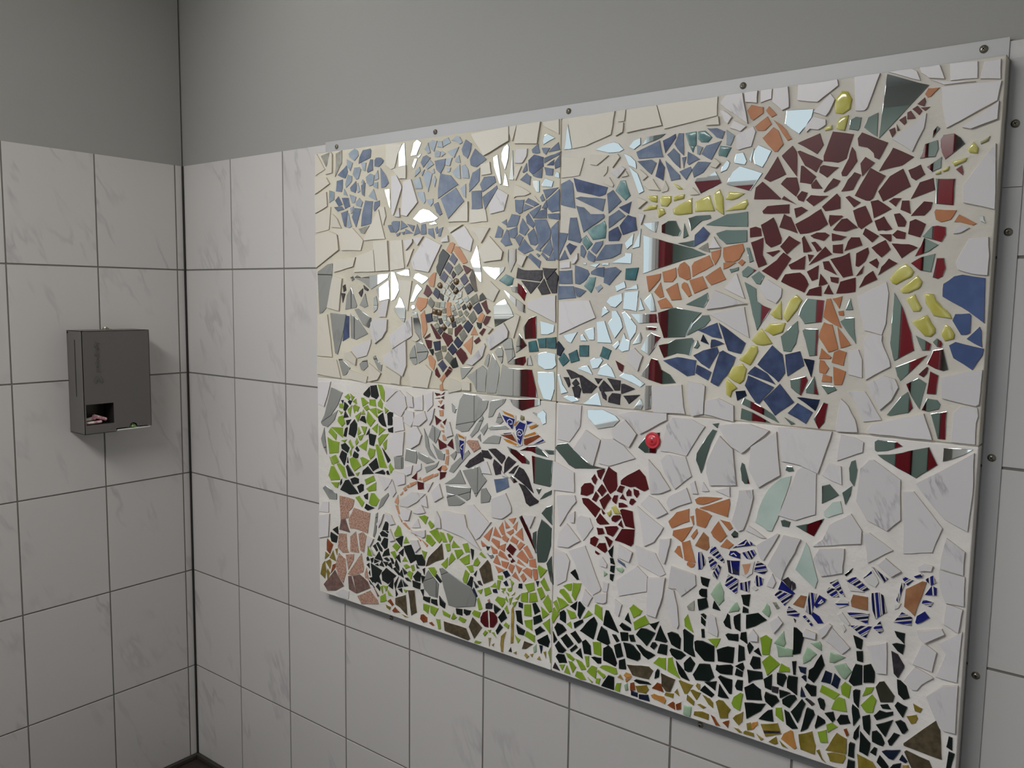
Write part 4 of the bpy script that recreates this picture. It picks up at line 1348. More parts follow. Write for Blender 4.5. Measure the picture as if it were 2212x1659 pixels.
'kite': '''c 982 1863 1005 1908 990 1916 973 1913 950 1879
c 999 1874 1054 1815 1082 1821 1082 1828 1048 1873 1030 1894 1010 1897 999 1888
G 900 1822 888 1802 891 1780 909 1758 973 1855 929 1886 906 1856
v 1003 1809 1022 1837 991 1867 968 1836
v 974 1767 994 1801 962 1825 939 1795
v 942 1728 965 1760 936 1784 909 1750
q 1023 1762 1057 1788 1031 1818 1000 1797
r 1077 1766 1110 1789 1063 1809 1054 1807
k 1108 1718 1128 1686 1145 1690 1125 1774 1113 1791 1094 1751
n 994 1747 1014 1767 994 1784 983 1765
v 1061 1715 1091 1737 1069 1771 1038 1747
i 974 1722 992 1739 971 1756 957 1739
A 1000 1724 1012 1717 1026 1722 1032 1734 1026 1745 1015 1749 1003 1745 997 1737
A 898 1708 904 1702 919 1700 927 1708 924 1722 912 1730 901 1726 895 1715
c 844 1713 871 1706 880 1741 888 1776 873 1776 849 1759 834 1737
r 832 1657 862 1682 837 1713 825 1719 804 1675
V 898 1650 910 1674 910 1687 883 1704 865 1675
i 960 1698 971 1717 951 1728 942 1709
n 992 1691 1006 1711 989 1726 974 1709
i 939 1672 951 1696 936 1706 919 1691
i 969 1668 987 1681 966 1700 951 1683
A 1012 1672 1032 1690 1015 1707 995 1683
i 1035 1687 1061 1709 1043 1722 1021 1707
N 1084 1673 1120 1694 1097 1726 1064 1705
i 1024 1651 1050 1662 1052 1688 1038 1683 1012 1668
i 995 1646 1010 1668 989 1683 975 1665
n 931 1641 940 1665 916 1678 903 1660
i 960 1637 972 1659 942 1672 937 1652
q 859 1605 874 1620 877 1635 850 1658 827 1629
c 764 1603 783 1588 820 1613 832 1651 767 1659 752 1621
q 1115 1624 1154 1644 1140 1678 1098 1654
D 1200 1655 1175 1682 1159 1669 1157 1642
r 1204 1584 1225 1599 1209 1611 1198 1649 1168 1634
V 1149 1583 1176 1600 1154 1638 1118 1612
I 1010 1631 1033 1642 1015 1653 1001 1644
I 1041 1628 1061 1641 1050 1655 1033 1647
I 1076 1634 1098 1648 1084 1667 1058 1653
I 1025 1601 1044 1613 1027 1632 1013 1625
n 1059 1600 1079 1611 1067 1630 1050 1617
A 1099 1599 1115 1620 1098 1637 1081 1618
q0 880 1614 910 1608 913 1634 880 1638
I 916 1610 943 1609 946 1637 916 1636
c 958 1567 980 1572 986 1576 977 1615 984 1624 981 1635 952 1635
i 990 1592 1013 1603 1001 1625 980 1617
i 1002 1571 1025 1580 1013 1597 993 1590
i 1036 1567 1059 1581 1045 1600 1027 1593
i 1079 1570 1096 1586 1076 1602 1062 1587
A 861 1580 889 1575 892 1601 865 1605
A 893 1572 919 1571 925 1597 895 1601
i 928 1584 952 1583 952 1609 925 1602
q 1116 1538 1143 1564 1121 1600 1088 1569
c 795 1501 802 1461 817 1480 829 1507 820 1558 810 1595 783 1572
V 829 1536 866 1545 859 1583 817 1575
i 869 1544 893 1542 899 1569 868 1570
n 911 1529 932 1537 922 1560 899 1558
I 934 1550 955 1550 955 1576 928 1576
A 987 1540 1005 1552 996 1577 973 1568
n 992 1516 1017 1522 1011 1548 984 1538
i 1019 1535 1042 1546 1031 1567 1008 1560
i 1054 1538 1079 1554 1062 1575 1039 1561
I 964 1520 982 1538 961 1553 946 1537
i 887 1504 914 1518 896 1538 872 1526
A 938 1497 958 1515 937 1535 920 1514
n 914 1479 932 1497 914 1516 896 1498
q0 964 1487 991 1484 993 1514 964 1513
r 890 1460 911 1459 923 1466 857 1532 850 1527
r 814 1455 848 1470 848 1485 808 1459
r 962 1424 997 1456 988 1479 970 1483 938 1495 923 1475
r 1014 1474 1060 1519 1042 1535 1008 1513 1008 1478
V 1091 1494 1119 1529 1088 1554 1060 1525
q 1057 1450 1086 1483 1063 1512 1034 1486
V 1029 1420 1058 1448 1023 1476 1000 1449
V 994 1386 1023 1413 991 1442 962 1413
r 836 1409 857 1414 860 1450 814 1453
V 881 1402 917 1408 914 1452 869 1444
q0 926 1400 953 1401 953 1430 923 1426
G 866 1377 872 1393 869 1410 842 1407
q 897 1352 933 1367 920 1406 878 1391
q 977 1343 1003 1373 965 1402 942 1370
r 1059 1346 1090 1378 1078 1401 1046 1425 1012 1400
c 1109 1394 1117 1427 1119 1482 1060 1437
c 1150 1488 1127 1527 1105 1486
G 1147 1526 1158 1516 1169 1522 1172 1544 1141 1547
c 1149 1551 1174 1546 1190 1580 1171 1594 1146 1564
r 1194 1532 1210 1545 1226 1575 1199 1578 1180 1546
r 1175 1485 1197 1517 1183 1521 1158 1497
r 1139 1445 1167 1463 1156 1480 1125 1459
c 845 1329 873 1306 885 1353 854 1381 833 1373
v 933 1301 960 1331 930 1362 900 1336
G 995 1324 1030 1335 1012 1378 980 1341
r 885 1284 906 1272 918 1284 894 1323 882 1306
r 957 1278 992 1313 966 1320 945 1297
r 992 1316 995 1320 977 1332 966 1323
c 930 1249 951 1280 942 1295 912 1264
c 913 1212 937 1212 930 1249 913 1237''',
'kite_tail': '''r 892 1183 920 1191 913 1197 880 1199
r 941 1195 946 1208 921 1191
r 941 1171 941 1187 919 1177
r 914 1173 914 1177 881 1170
c 919 1145 930 1166 903 1160
r 908 1128 914 1136 897 1135
r 941 1122 941 1147 914 1128
c 914 1087 936 1089 936 1118 909 1115
r 892 1040 925 1068 881 1088
r 947 1046 958 1079 931 1060
c 920 1035 942 1029 936 1041 920 1051
c 942 1008 942 1021 920 1018
c 937 971 959 974 942 1000 931 995
r 915 923 959 941 959 953 904 975
r 1007 935 996 986 964 950
c 959 904 975 906 970 930 953 928
c 949 857 970 852 975 902 959 896
r 921 814 930 845 899 822
c 927 826 949 820 965 835 954 850 932 847
r 916 774 949 792 960 818 916 812
c 877 781 905 794 905 806 877 794
c 804 745 872 780 871 797 798 761
r 763 748 763 790 723 755
c 792 752 786 768 769 753
r 769 702 810 712 809 742 763 744
c 717 707 758 730 758 743 711 727
c 693 699 711 706 705 718 687 711
c 676 679 693 690 682 706 664 690
c 646 653 664 664 664 677 640 656
c 627 600 634 620 628 654 603 611
c 632 552 641 557 628 598 609 598
c 655 514 659 524 632 549
c 708 487 715 493 682 518 659 514
c 752 463 761 468 713 492
c 787 441 792 448 757 464
c 831 420 839 432 796 452''',
'meadow': '''g 2236 374 2274 358 2247 426 2232 402
g 2370 322 2387 364 2334 348
g 2554 346 2581 353 2587 415 2565 426 2543 409
g0 2249 444 2273 447 2272 488 2242 457
G 3015 538 3039 519 3039 556 3006 556
G 3020 489 3036 482 3041 517 3014 516 3001 509
n 3012 408 3026 395 3043 437 3043 445 3021 478 3000 484
G 2887 464 2903 462 2906 498 2874 506
G 2892 419 2911 419 2908 458 2887 452
G 2884 324 2912 338 2909 407 2887 406 2880 387 2867 336
G 2917 346 2951 356 2951 396 2937 420 2914 408
G 2726 306 2747 294 2767 336 2782 370 2769 408 2744 353 2728 336
mint 2815 388 2852 419 2799 425 2798 386
mint 2845 341 2856 339 2876 374 2853 399 2815 377
mint 2707 354 2731 373 2753 403 2718 423 2703 377
mint 2769 420 2768 443 2761 453 2728 438
G 1724 450 1734 455 1712 495 1688 475
g 1680 392 1694 395 1697 429 1672 420 1651 407
g 1698 375 1716 355 1739 408 1745 440 1703 433
g 1660 354 1681 338 1702 343 1680 377 1655 395 1637 388 1631 375
g 1640 297 1682 329 1649 348 1620 351
g 1629 279 1636 296 1617 335 1599 321
g 1602 223 1633 274 1607 299 1600 294 1594 246
g 1694 268 1725 282 1714 303 1671 308
g 1702 225 1694 256 1673 239
G 1720 311 1726 355 1689 324
G 1731 293 1742 280 1768 335 1740 358 1733 353
G 1637 251 1669 241 1668 289 1657 299 1636 284
g 1806 317 1785 330 1756 284
g 1816 320 1857 298 1852 358 1825 366 1818 362
G 1744 227 1771 219 1813 206 1831 282 1813 307 1777 271
G 1716 231 1760 270 1756 281 1711 254
G 1628 172 1674 211 1652 230 1623 232 1609 207
G 1738 168 1755 184 1719 220 1695 202
G 1937 268 1885 352 1872 351 1861 284
G 1884 200 1896 213 1878 265 1851 275 1830 209
G 1959 286 1994 292 1993 303 1951 316 1939 301
G 1996 321 1979 366 1964 333
G 1951 237 1982 246 1981 280 1943 273
G 1928 225 1941 234 1924 256 1905 254
G 1995 246 2017 252 2007 278 1985 272
g 2005 349 2035 371 2044 391 2003 409 1984 387
g 2012 300 2079 346 2057 374 2005 332
G 2105 324 2122 365 2080 343
G 2155 284 2163 292 2128 350 2106 282
G 1607 135 1625 155 1602 187
G 1682 132 1712 159 1673 194 1644 167
G 1634 99 1657 102 1675 120 1632 151 1614 126
G 1639 51 1680 63 1664 97 1630 91 1619 75
G 1701 118 1734 149 1723 159 1694 128
G 1761 105 1749 150 1724 121
G 1768 130 1804 133 1799 174 1773 195 1756 181
G 1837 105 1855 110 1854 135 1819 131 1804 124
G 1865 128 1925 117 1932 135 1906 190 1888 201 1864 182
G 1931 157 1961 174 1946 226 1916 208
G 1943 113 1977 120 1969 164 1942 150
G 1979 173 2029 172 2042 185 2041 206 2007 233 1994 236 1960 233
G 2055 201 2078 192 2110 219 2067 229 2040 242 2020 240
G 2070 247 2107 312 2067 320 2041 316 2019 283
G 2103 241 2118 264 2108 273 2095 270 2086 249
G 2119 231 2161 234 2163 276 2131 273
G 2181 284 2219 274 2221 318 2208 335 2179 337 2161 326
G 2235 272 2276 260 2285 262 2274 297 2275 347 2235 363 2229 356
G 2183 240 2205 228 2224 234 2245 257 2226 267 2179 268 2173 258
G 2284 288 2324 256 2365 265 2363 326 2315 335 2288 330 2279 322
G 2241 194 2257 190 2272 197 2286 234 2263 256 2237 222
G 2217 175 2230 161 2264 157 2238 193 2203 222
G 2110 119 2129 131 2131 162 2122 165 2113 147
G 2291 168 2345 178 2368 202 2348 249 2304 239 2278 187
G 2039 77 2095 90 2082 96 2025 91 2015 82
G 1921 12 1920 69 1892 70 1858 12
g 1818 144 1854 144 1850 203 1810 195
g 1683 90 1710 81 1721 94 1694 109 1672 109
g 1711 26 1729 57 1706 77 1687 75
g 1755 52 1781 63 1758 91 1724 95
g 1784 73 1795 83 1793 127 1772 121
g 1655 22 1669 53 1639 44
g 1700 16 1680 53 1666 16
g 1753 9 1782 15 1759 43 1733 42 1723 16
g 1829 35 1834 88 1809 90 1784 54
g 1868 47 1878 59 1874 68 1842 80 1835 69
g 1923 82 1936 89 1929 112 1883 112 1859 104 1848 92
g 1829 16 1847 15 1853 43 1832 39
g 1811 11 1815 18 1789 30
g 1925 14 1949 12 1955 54 1934 48
g 2160 170 2158 221 2126 215 2102 184
g 2167 169 2224 153 2194 204 2186 232 2168 224
n 1643 16 1616 47 1605 18
N 2004 16 2034 16 2034 35 2003 35
N 2041 12 2091 16 2083 41 2041 31
y3 1965 70 1957 83 1950 90 1937 74
Xo 1978 83 2005 97 1998 107 1977 108 1967 92
Xo 1979 64 2002 90 1975 79
X 2000 34 2023 44 2016 76 1999 67
y2 2034 38 2073 44 2086 66 2075 81 2023 62
X 2154 75 2140 107 2124 108 2099 76
Xo 2103 35 2159 28 2165 45 2155 57 2112 56 2096 45
y2 2157 64 2196 64 2198 83 2163 78
y2 2224 79 2213 108 2201 90
X 2207 17 2203 45 2196 49 2172 26
X 2213 19 2232 28 2231 57 2209 41
mint 1976 26 1990 34 1985 63 1969 49
y2 2297 87 2314 122 2281 126 2269 120
y2 2286 60 2289 79 2257 98 2255 74
y2 2326 61 2337 71 2313 77 2301 71
y3 2305 131 2311 138 2310 156 2298 158 2292 144
y2 2245 97 2257 101 2280 144 2224 148 2218 143
mint 2242 10 2273 8 2277 51 2243 49
y2 2288 22 2351 22 2351 46 2326 49 2290 38
G 2380 271 2441 280 2444 343 2418 341 2373 315
G 2461 291 2488 307 2483 356 2461 359
G 2504 334 2519 366 2502 381 2494 365
G 2551 339 2538 369 2520 350
G 2523 281 2550 291 2546 332 2518 330 2508 296
G 2373 234 2391 225 2440 234 2442 266 2433 272 2384 255 2375 255
G 2482 260 2487 276 2480 294 2450 271
G 2451 237 2480 237 2482 257 2456 264
G 2432 154 2441 157 2441 214 2391 217 2383 208
G 2374 150 2378 189 2328 171
G 2360 117 2371 132 2329 157 2311 131
G 2404 131 2430 136 2390 182 2386 131
G 2460 180 2482 181 2483 224 2461 220 2453 192
G 2506 220 2522 236 2560 253 2556 279 2498 271
G 2501 153 2561 169 2554 209 2523 225 2490 198
G 2570 222 2594 219 2594 282 2563 253
G 2615 250 2636 245 2650 285 2642 296 2613 293
G 2652 247 2690 229 2689 299 2655 295 2651 272
n 2597 214 2619 215 2621 238 2596 236
G 2628 199 2666 230 2637 232 2624 230
G 2575 168 2600 154 2626 187 2614 203 2573 207 2569 186
G 2639 180 2664 172 2690 216 2682 227 2666 224 2636 196
G 2697 125 2722 207 2708 221 2670 160
G 2504 77 2558 126 2575 160 2493 139
G 2608 101 2601 146 2585 138 2551 93
G 2656 106 2678 96 2699 104 2664 155 2646 160
G 2734 116 2757 177 2751 192 2730 196 2726 189 2709 96
G 2762 125 2796 158 2793 168 2767 178 2759 135
G 2673 303 2681 305 2681 357 2666 352
N 2698 321 2717 318 2718 343 2690 340
N 2721 290 2719 314 2712 314 2702 303
N 2703 228 2721 233 2704 266
G 2741 242 2758 248 2757 285 2723 285 2716 270
G 2776 208 2788 204 2792 226 2786 243 2771 246 2764 239
n 2745 206 2755 217 2726 230 2719 225
N 2806 308 2809 348 2786 352 2773 306
N 2831 297 2839 336 2818 351 2808 306
G 2820 169 2829 183 2821 209 2791 194
G 2845 169 2881 186 2870 212 2846 206 2834 182
g 2576 271 2622 329 2583 353 2554 318
g 2660 310 2656 325 2627 333 2618 297
g 2451 106 2477 100 2486 171 2477 174 2450 148 2442 120
g 2615 128 2645 113 2635 165 2614 158
g 2821 254 2839 281 2776 296 2770 268
g 2867 224 2857 268 2837 270 2826 258 2813 217
g 2805 126 2838 159 2818 168 2799 154
g 2782 81 2807 89 2800 135 2770 117
y2 2349 85 2368 76 2367 99 2351 112 2321 117
y2 2399 45 2430 56 2430 73 2440 94 2407 120 2390 118 2378 106
X 2382 11 2400 14 2375 43 2360 47
X 2432 16 2436 49 2408 31
y2 2474 42 2488 63 2489 101 2461 78 2450 62
y2 2478 14 2489 18 2472 29 2455 27
Xo 2509 33 2533 46 2549 70 2546 80 2529 72
y2 2509 33 2528 43 2521 69 2505 60
y2 2495 15 2537 18 2534 31 2503 31 2495 23
y2 2581 33 2639 64 2624 101 2560 76
*n 2575 45 2634 65 2634 73 2572 55
y2 2617 15 2628 24 2621 47 2593 17
y3 2563 12 2573 22 2545 32
g 2847 282 2871 275 2876 321 2855 331 2841 310
g 2944 317 2952 341 2926 333 2915 297
g 2931 242 2953 249 2962 298 2947 313 2912 263
y2 2801 58 2873 68 2871 125 2837 136 2812 80
y2 2819 22 2863 30 2872 55 2869 65 2831 61 2807 49
y2 2917 22 2997 24 2981 46 2962 72 2909 83
y2 3085 297 3101 297 3107 313 3078 322
y2 3076 249 3089 257 3095 275 3090 286 3060 271
X 2871 133 2878 144 2869 163 2859 157
G 2889 267 2905 250 2907 316 2892 315 2884 307
G 2891 179 2898 190 2912 219 2905 245 2884 257 2884 227
G 2893 136 2901 130 2911 147 2911 189 2895 158
G 2879 64 2900 63 2900 116 2884 118 2880 108
G 2878 4 2906 4 2903 53 2880 53 2875 6
G 2926 180 2945 164 2948 190 2943 238 2919 224
G 2916 94 2944 87 2951 136 2915 168
G 2966 226 3018 262 3017 273 2996 263 2974 264 2956 239
G 2998 175 3019 244 2965 209
G 2956 144 2991 139 2997 153 2984 178 2968 189 2954 181
G 2971 97 2974 125 2964 127 2951 103
G 2975 76 3005 49 3014 74 2983 104
N 3012 103 3027 103 3048 146 3001 129 2989 120
N 3067 105 3072 114 3054 132 3046 110
G 3010 51 3048 70 3053 100 3028 87 3019 71
K2 2975 294 3015 307 3019 330 2983 372 2968 365 2957 343
G 2983 273 3010 279 2999 294 2975 284
G 3049 262 3061 303 3029 312 3021 296
G 3030 339 3048 325 3066 337 3054 375 3034 390 3023 390
G 3050 206 3057 208 3068 225 3057 246 3042 252 3026 241
G 3012 150 3019 152 3043 198 3024 200 3006 164
G 3186 206 3204 199 3202 243 3191 244 3188 217
G 3189 123 3202 123 3212 191 3194 193
y3 3058 69 3085 79 3075 102 3058 96
Xo 2690 21 2698 29 2682 88 2673 90 2648 68 2639 44
y2 2713 29 2764 27 2766 62 2751 112 2702 84
y2 2644 18 2666 17 2634 36
y2 2790 17 2806 10 2793 22 2779 53 2769 45''',
'meadow_back': '''g 822 534 839 575 817 581 774 567
g 860 518 885 542 851 561 839 543
g 915 456 932 481 898 529 847 503
g 826 448 865 430 890 457 856 486 830 484
g 866 289 886 278 899 310 882 328 840 316
K 891 359 945 383 932 459 840 367 823 319
g 939 466 968 471 943 514 918 515
g 984 471 1004 506 971 519 963 514
g 997 449 1049 462 1008 488 996 461
g 968 424 988 434 984 468 955 459
g 1085 444 1113 450 1097 493 1065 481
g 1033 400 1073 439 1061 455 1013 442
g 1021 400 997 427 981 392 977 357
g 1082 382 1110 394 1109 440 1046 402
g 956 336 969 352 972 397 927 352
G 1129 416 1136 446 1136 467 1117 469
g 1195 442 1214 443 1183 467 1171 453
g 1161 392 1176 414 1160 435 1145 420 1133 390
g 1118 352 1137 360 1129 392 1090 377
g 1075 293 1091 291 1110 345 1086 361 1067 307
N 1149 338 1157 370 1138 347
G 1127 280 1134 331 1118 334 1095 288
G 1150 282 1170 293 1138 314
n 1169 305 1193 304 1177 325 1161 319
N 1155 237 1162 245 1138 283 1131 269
g 1182 259 1193 289 1162 273
g 1209 256 1247 280 1235 308 1201 291
g 1280 315 1269 337 1239 309
g 1287 359 1313 359 1313 380 1283 373
g 1280 309 1292 306 1302 353 1283 352
g 1360 365 1360 374 1350 373
g 1366 337 1379 359 1372 366 1361 370
g 1347 312 1365 317 1371 340 1343 324
g 1316 309 1328 309 1329 323 1303 317
g 1322 295 1319 308 1307 303
g 1351 289 1351 301 1336 307
g 1384 306 1387 319 1366 296
N 1258 286 1284 289 1277 308 1254 300
g 1312 226 1330 254 1326 274 1285 274 1270 252
g 1463 333 1497 353 1493 387 1441 366
g 1421 282 1460 285 1459 335 1423 321
g 1467 287 1516 305 1505 343 1470 332
g 1533 315 1557 338 1535 376 1511 362
g 1560 364 1580 372 1548 422 1528 398
g 1528 415 1564 460 1519 474 1513 458
g 1402 284 1416 314 1388 286
g 1171 179 1194 191 1170 241 1159 229
r3 1229 232 1240 236 1236 250 1224 241
n 1213 196 1251 205 1255 230 1232 232 1213 220
g 1579 268 1592 277 1588 325 1570 349 1544 308
G 807 144 851 138 856 168 807 162
G 862 141 905 135 900 166 862 161
G 921 143 953 134 958 160 916 190
g 808 91 841 78 851 126 807 124
g 857 90 884 77 911 124 857 127
g 943 99 985 94 990 111 937 122
g 1016 94 1032 109 1011 128 995 92
G 1031 125 1067 126 1067 158 1026 152
G 1077 141 1093 133 1113 142 1123 164 1077 161
g 1068 91 1083 94 1093 113 1052 119 1042 100
g 1138 144 1173 141 1182 171 1143 173 1128 153
r 1183 124 1208 107 1232 109 1226 193 1197 174 1183 147
r 1242 112 1261 117 1285 150 1284 173 1265 191 1236 192
G 1265 199 1274 186 1303 216 1264 230
G 1308 152 1341 183 1321 217 1289 174
G 1285 88 1318 131 1299 146 1276 105
g 1351 132 1355 153 1336 163 1323 144
g 1345 203 1354 213 1340 244 1326 225
y3 1366 67 1380 75 1383 198 1377 249 1368 232
y3 1311 10 1320 12 1324 68 1337 117 1309 87 1305 47
G 1401 183 1434 173 1423 238 1391 230
N 1409 253 1432 251 1432 274 1409 276
G 1407 124 1439 125 1448 150 1397 167
g 1442 220 1482 226 1477 281 1441 272
g 1452 170 1488 160 1487 213 1442 197
G 1500 238 1530 261 1503 295 1486 287
G 1496 189 1544 220 1531 246 1491 225
G 1511 144 1559 179 1532 194 1501 168
G 1525 110 1578 106 1586 134 1572 164 1516 123
g 1544 231 1579 261 1534 287
g 1589 169 1583 241 1545 209
g 1502 108 1502 142 1457 152 1443 126
g 1408 79 1421 101 1389 115
g 1208 60 1228 85 1213 92 1198 69
g 1242 85 1247 101 1227 96
g 1281 71 1266 95 1252 91
g 1179 17 1189 27 1154 26 1144 11
g 911 18 927 22 922 70 895 67
g 1349 258 1335 285 1330 268
g 1358 249 1372 290 1353 278
g 1382 243 1400 277 1372 263
N 1539 66 1547 105 1529 104
K 1454 65 1494 98 1444 100 1431 59
mint 1499 58 1512 66 1511 103 1494 83
y3 1459 21 1472 36 1454 46 1445 32
y3 1490 34 1495 54 1477 45
y3 1540 36 1530 52 1517 34
y3 1566 51 1565 84 1552 77
y3 1262 24 1267 41 1253 29
y3 1238 17 1247 62 1233 59
g 1592 36 1591 110 1578 84
n 1372 27 1366 48 1353 25
y3 1399 23 1399 38 1381 26
X 808 24 835 35 835 60 813 71 791 62 786 39
X 873 25 884 31 868 44 846 34
X 597 26 644 38 609 59 585 32
X 585 57 597 69 574 93 550 75
y2 544 39 568 32 574 50 538 55
y2 678 21 701 27 655 32''',
'orange_ray_a': '''o 2422 2313 2432 2307 2468 2329 2467 2349 2423 2363 2408 2344
o 2499 2310 2517 2317 2488 2349 2477 2336
o 2449 2270 2477 2267 2500 2287 2484 2315 2439 2285
o 2514 2190 2526 2189 2546 2213 2526 2261 2507 2275 2469 2241
o 2560 2223 2575 2228 2556 2258 2534 2281 2506 2301''',
'orange_ray_b': '''o 3046 1953 3052 1929 3067 1920 3095 1927 3110 1955 3050 1961
o 3122 1918 3158 1906 3169 1911 3118 1942 3105 1919''',
'orange_ray_c': '''o 2338 1824 2346 1805 2382 1805 2401 1814 2419 1847 2411 1871 2337 1858
o 2292 1819 2306 1794 2325 1827 2327 1852 2288 1844
o 2216 1750 2300 1794 2281 1831 2221 1807 2211 1792
o 2340 1778 2369 1790 2388 1802 2339 1802
o 2411 1789 2424 1804 2410 1814 2395 1802
o 2160 1751 2192 1738 2209 1744 2201 1789 2179 1808 2162 1799 2152 1779
o 2096 1731 2132 1731 2149 1751 2145 1786 2088 1770
o 2293 1719 2352 1741 2327 1787 2268 1750
o 2226 1687 2280 1709 2257 1753 2203 1738
o 2172 1709 2202 1674 2215 1681 2196 1725 2182 1731 2172 1722
o 2031 1692 2078 1741 2081 1764 2018 1754
o 2080 1669 2098 1673 2082 1731 2054 1692
o 2131 1660 2174 1664 2154 1728 2105 1702
o 2085 1627 2140 1631 2106 1670 2070 1656''',
'orange_ray_d': '''o 2753 1585 2778 1574 2756 1628 2737 1674 2723 1673 2714 1610
o 2767 1640 2775 1683 2742 1674
o 2768 1617 2784 1617 2781 1634 2764 1631
o 2738 1489 2771 1502 2747 1585 2718 1592 2701 1542
o 2779 1505 2812 1518 2764 1577
o 2745 1466 2750 1472 2714 1502 2707 1464
o 2791 1445 2799 1492 2774 1499 2757 1490 2751 1454
o 2732 1413 2743 1434 2725 1459 2710 1461 2710 1417
o 2763 1377 2789 1379 2800 1426 2757 1440
o 2754 1385 2753 1405 2724 1412 2720 1385''',
'red_ray': '''o 3005 2313 3014 2314 3039 2339 3006 2341 2997 2324
r 2997 2286 3001 2301 2997 2314 2976 2296
r 2983 2261 2992 2273 2977 2291 2962 2282
r 3000 2272 3014 2283 2987 2284
r 2949 2252 2974 2252 2958 2277 2948 2273
r 2940 2235 2947 2242 2943 2263 2924 2252
r 2921 2218 2928 2220 2917 2240
r 2906 2199 2916 2214 2912 2230 2895 2224''',
'sun': '''r 2665 2168 2686 2197 2672 2237 2596 2211
r 2545 2167 2599 2097 2595 2180 2579 2204 2542 2173
r 2503 2086 2560 2108 2527 2172 2481 2099
r 2626 2132 2665 2106 2686 2144 2606 2185 2597 2183
r 2611 2076 2650 2067 2666 2092 2620 2132 2612 2133
r 2543 2022 2546 2025 2476 2088 2452 2069 2447 2028
r 2599 2028 2610 2053 2599 2094 2563 2096 2543 2075
r 2676 2105 2703 2086 2740 2117 2689 2129 2678 2124
r 2609 2015 2626 2009 2639 2039 2619 2046 2602 2027
r 2653 2053 2690 2050 2666 2083 2650 2064
r 2603 2001 2557 2033 2549 2022
r 2697 2036 2738 2056 2748 2072 2725 2082 2694 2039
r 2662 1992 2709 2024 2651 2030 2635 2014
r 2703 1973 2753 1979 2751 2016 2739 2030 2691 1988
r 2484 1975 2578 1971 2577 2003 2498 2001 2480 1984
r 2603 1955 2642 1979 2621 1992 2595 1987
r 2688 2159 2689 2142 2737 2133 2764 2144 2784 2222 2715 2238
r 2802 2182 2830 2174 2852 2153 2855 2139 2869 2132 2894 2184 2811 2225 2798 2207
r 2942 2107 2976 2131 2911 2166 2871 2094
r 2753 2087 2767 2086 2800 2133 2793 2164 2781 2181 2772 2144 2750 2098
r 2819 2082 2839 2105 2856 2123 2826 2144 2811 2124
r 2972 2065 2985 2056 3012 2073 2997 2105 2961 2090
r 2778 2037 2791 2039 2815 2087 2793 2097 2773 2074 2753 2036
r 2836 2001 2847 2000 2857 2008 2871 2045 2892 2078 2844 2107 2798 2019
r 2889 1995 2971 2038 2945 2096 2906 2075 2872 2028
r 2974 1998 3044 2023 3037 2060 2998 2049 2974 1998
r 2797 1981 2818 1996 2781 2020 2768 2016
r 2863 1942 2917 1969 2890 1989 2873 2001 2850 1997
r 2929 1976 2945 2002 2922 2004 2907 1994
r 2976 1950 2969 1993 2948 1994 2945 1965
r 3017 1943 3035 1963 3039 1984 3014 1988 2977 1944
r 2814 1916 2825 1907 2859 1931 2834 1984 2795 1970
r 2611 1901 2585 1957 2560 1970 2545 1924
r 2620 1898 2647 1900 2686 1910 2714 1929 2688 1981 2649 1957 2601 1933
r 2498 1869 2517 1854 2553 1868 2555 1885 2535 1936 2522 1960 2477 1935
r 2438 1892 2481 1896 2477 1923 2458 1930 2436 1925
r 2723 1920 2763 1952 2760 1955 2718 1959 2716 1937
r 2740 1905 2774 1901 2814 1913 2777 1945 2760 1943 2732 1908
r 2668 1882 2703 1872 2721 1891 2707 1900 2678 1901 2656 1891
r 2731 1871 2761 1873 2777 1884 2729 1897
r 2736 1831 2769 1828 2768 1859 2734 1857
r 2831 1854 2821 1880 2794 1881 2784 1867 2774 1836
r 2862 1862 2882 1883 2838 1910 2831 1890
r 2879 1900 2892 1902 2902 1899 2923 1904 2895 1946 2866 1933
r 2940 1911 2961 1910 2965 1926 2943 1954 2925 1952
r 2972 1886 3008 1874 3023 1916 2992 1933 2975 1926
r 2917 1863 2922 1866 2921 1887 2882 1889
r 2937 1873 2963 1870 2965 1891 2939 1900 2924 1885
r 2894 1812 2921 1838 2904 1869 2861 1845
r 2957 1808 3003 1842 2977 1853 2954 1854 2923 1857
r 2474 1783 2505 1795 2488 1828 2489 1858 2488 1890 2442 1874
r 2525 1821 2551 1841 2548 1844 2500 1836
r 2576 1829 2622 1869 2582 1893 2551 1856
r 2635 1834 2664 1839 2635 1891 2627 1883
r 2682 1835 2698 1844 2674 1870 2660 1868
r 2657 1801 2671 1824 2650 1827
r 2733 1826 2709 1852 2655 1790
r 2544 1738 2564 1770 2592 1814 2564 1835 2541 1809 2487 1771
r 2594 1776 2641 1775 2642 1822 2584 1791
r 2669 1735 2689 1743 2690 1789 2650 1767
r 2710 1775 2754 1754 2723 1803 2703 1801
r 2774 1746 2806 1754 2791 1830 2764 1817 2728 1809
r 2813 1785 2821 1782 2844 1801 2854 1829 2850 1846 2813 1827
r 2883 1776 2887 1795 2879 1809 2855 1796
r 2945 1792 2918 1808 2896 1781 2887 1754
r 2885 1740 2870 1768 2845 1748 2828 1712
r 2836 1760 2840 1785 2817 1751
r 2645 1694 2658 1723 2642 1752 2627 1764 2574 1758 2560 1732
r 2724 1726 2697 1760 2693 1717
r 2735 1732 2758 1726 2760 1746 2731 1749
r 2704 1683 2702 1717 2662 1705 2651 1685
r 2746 1689 2727 1723 2712 1691
r 2768 1692 2817 1698 2815 1746 2766 1732 2754 1692''',
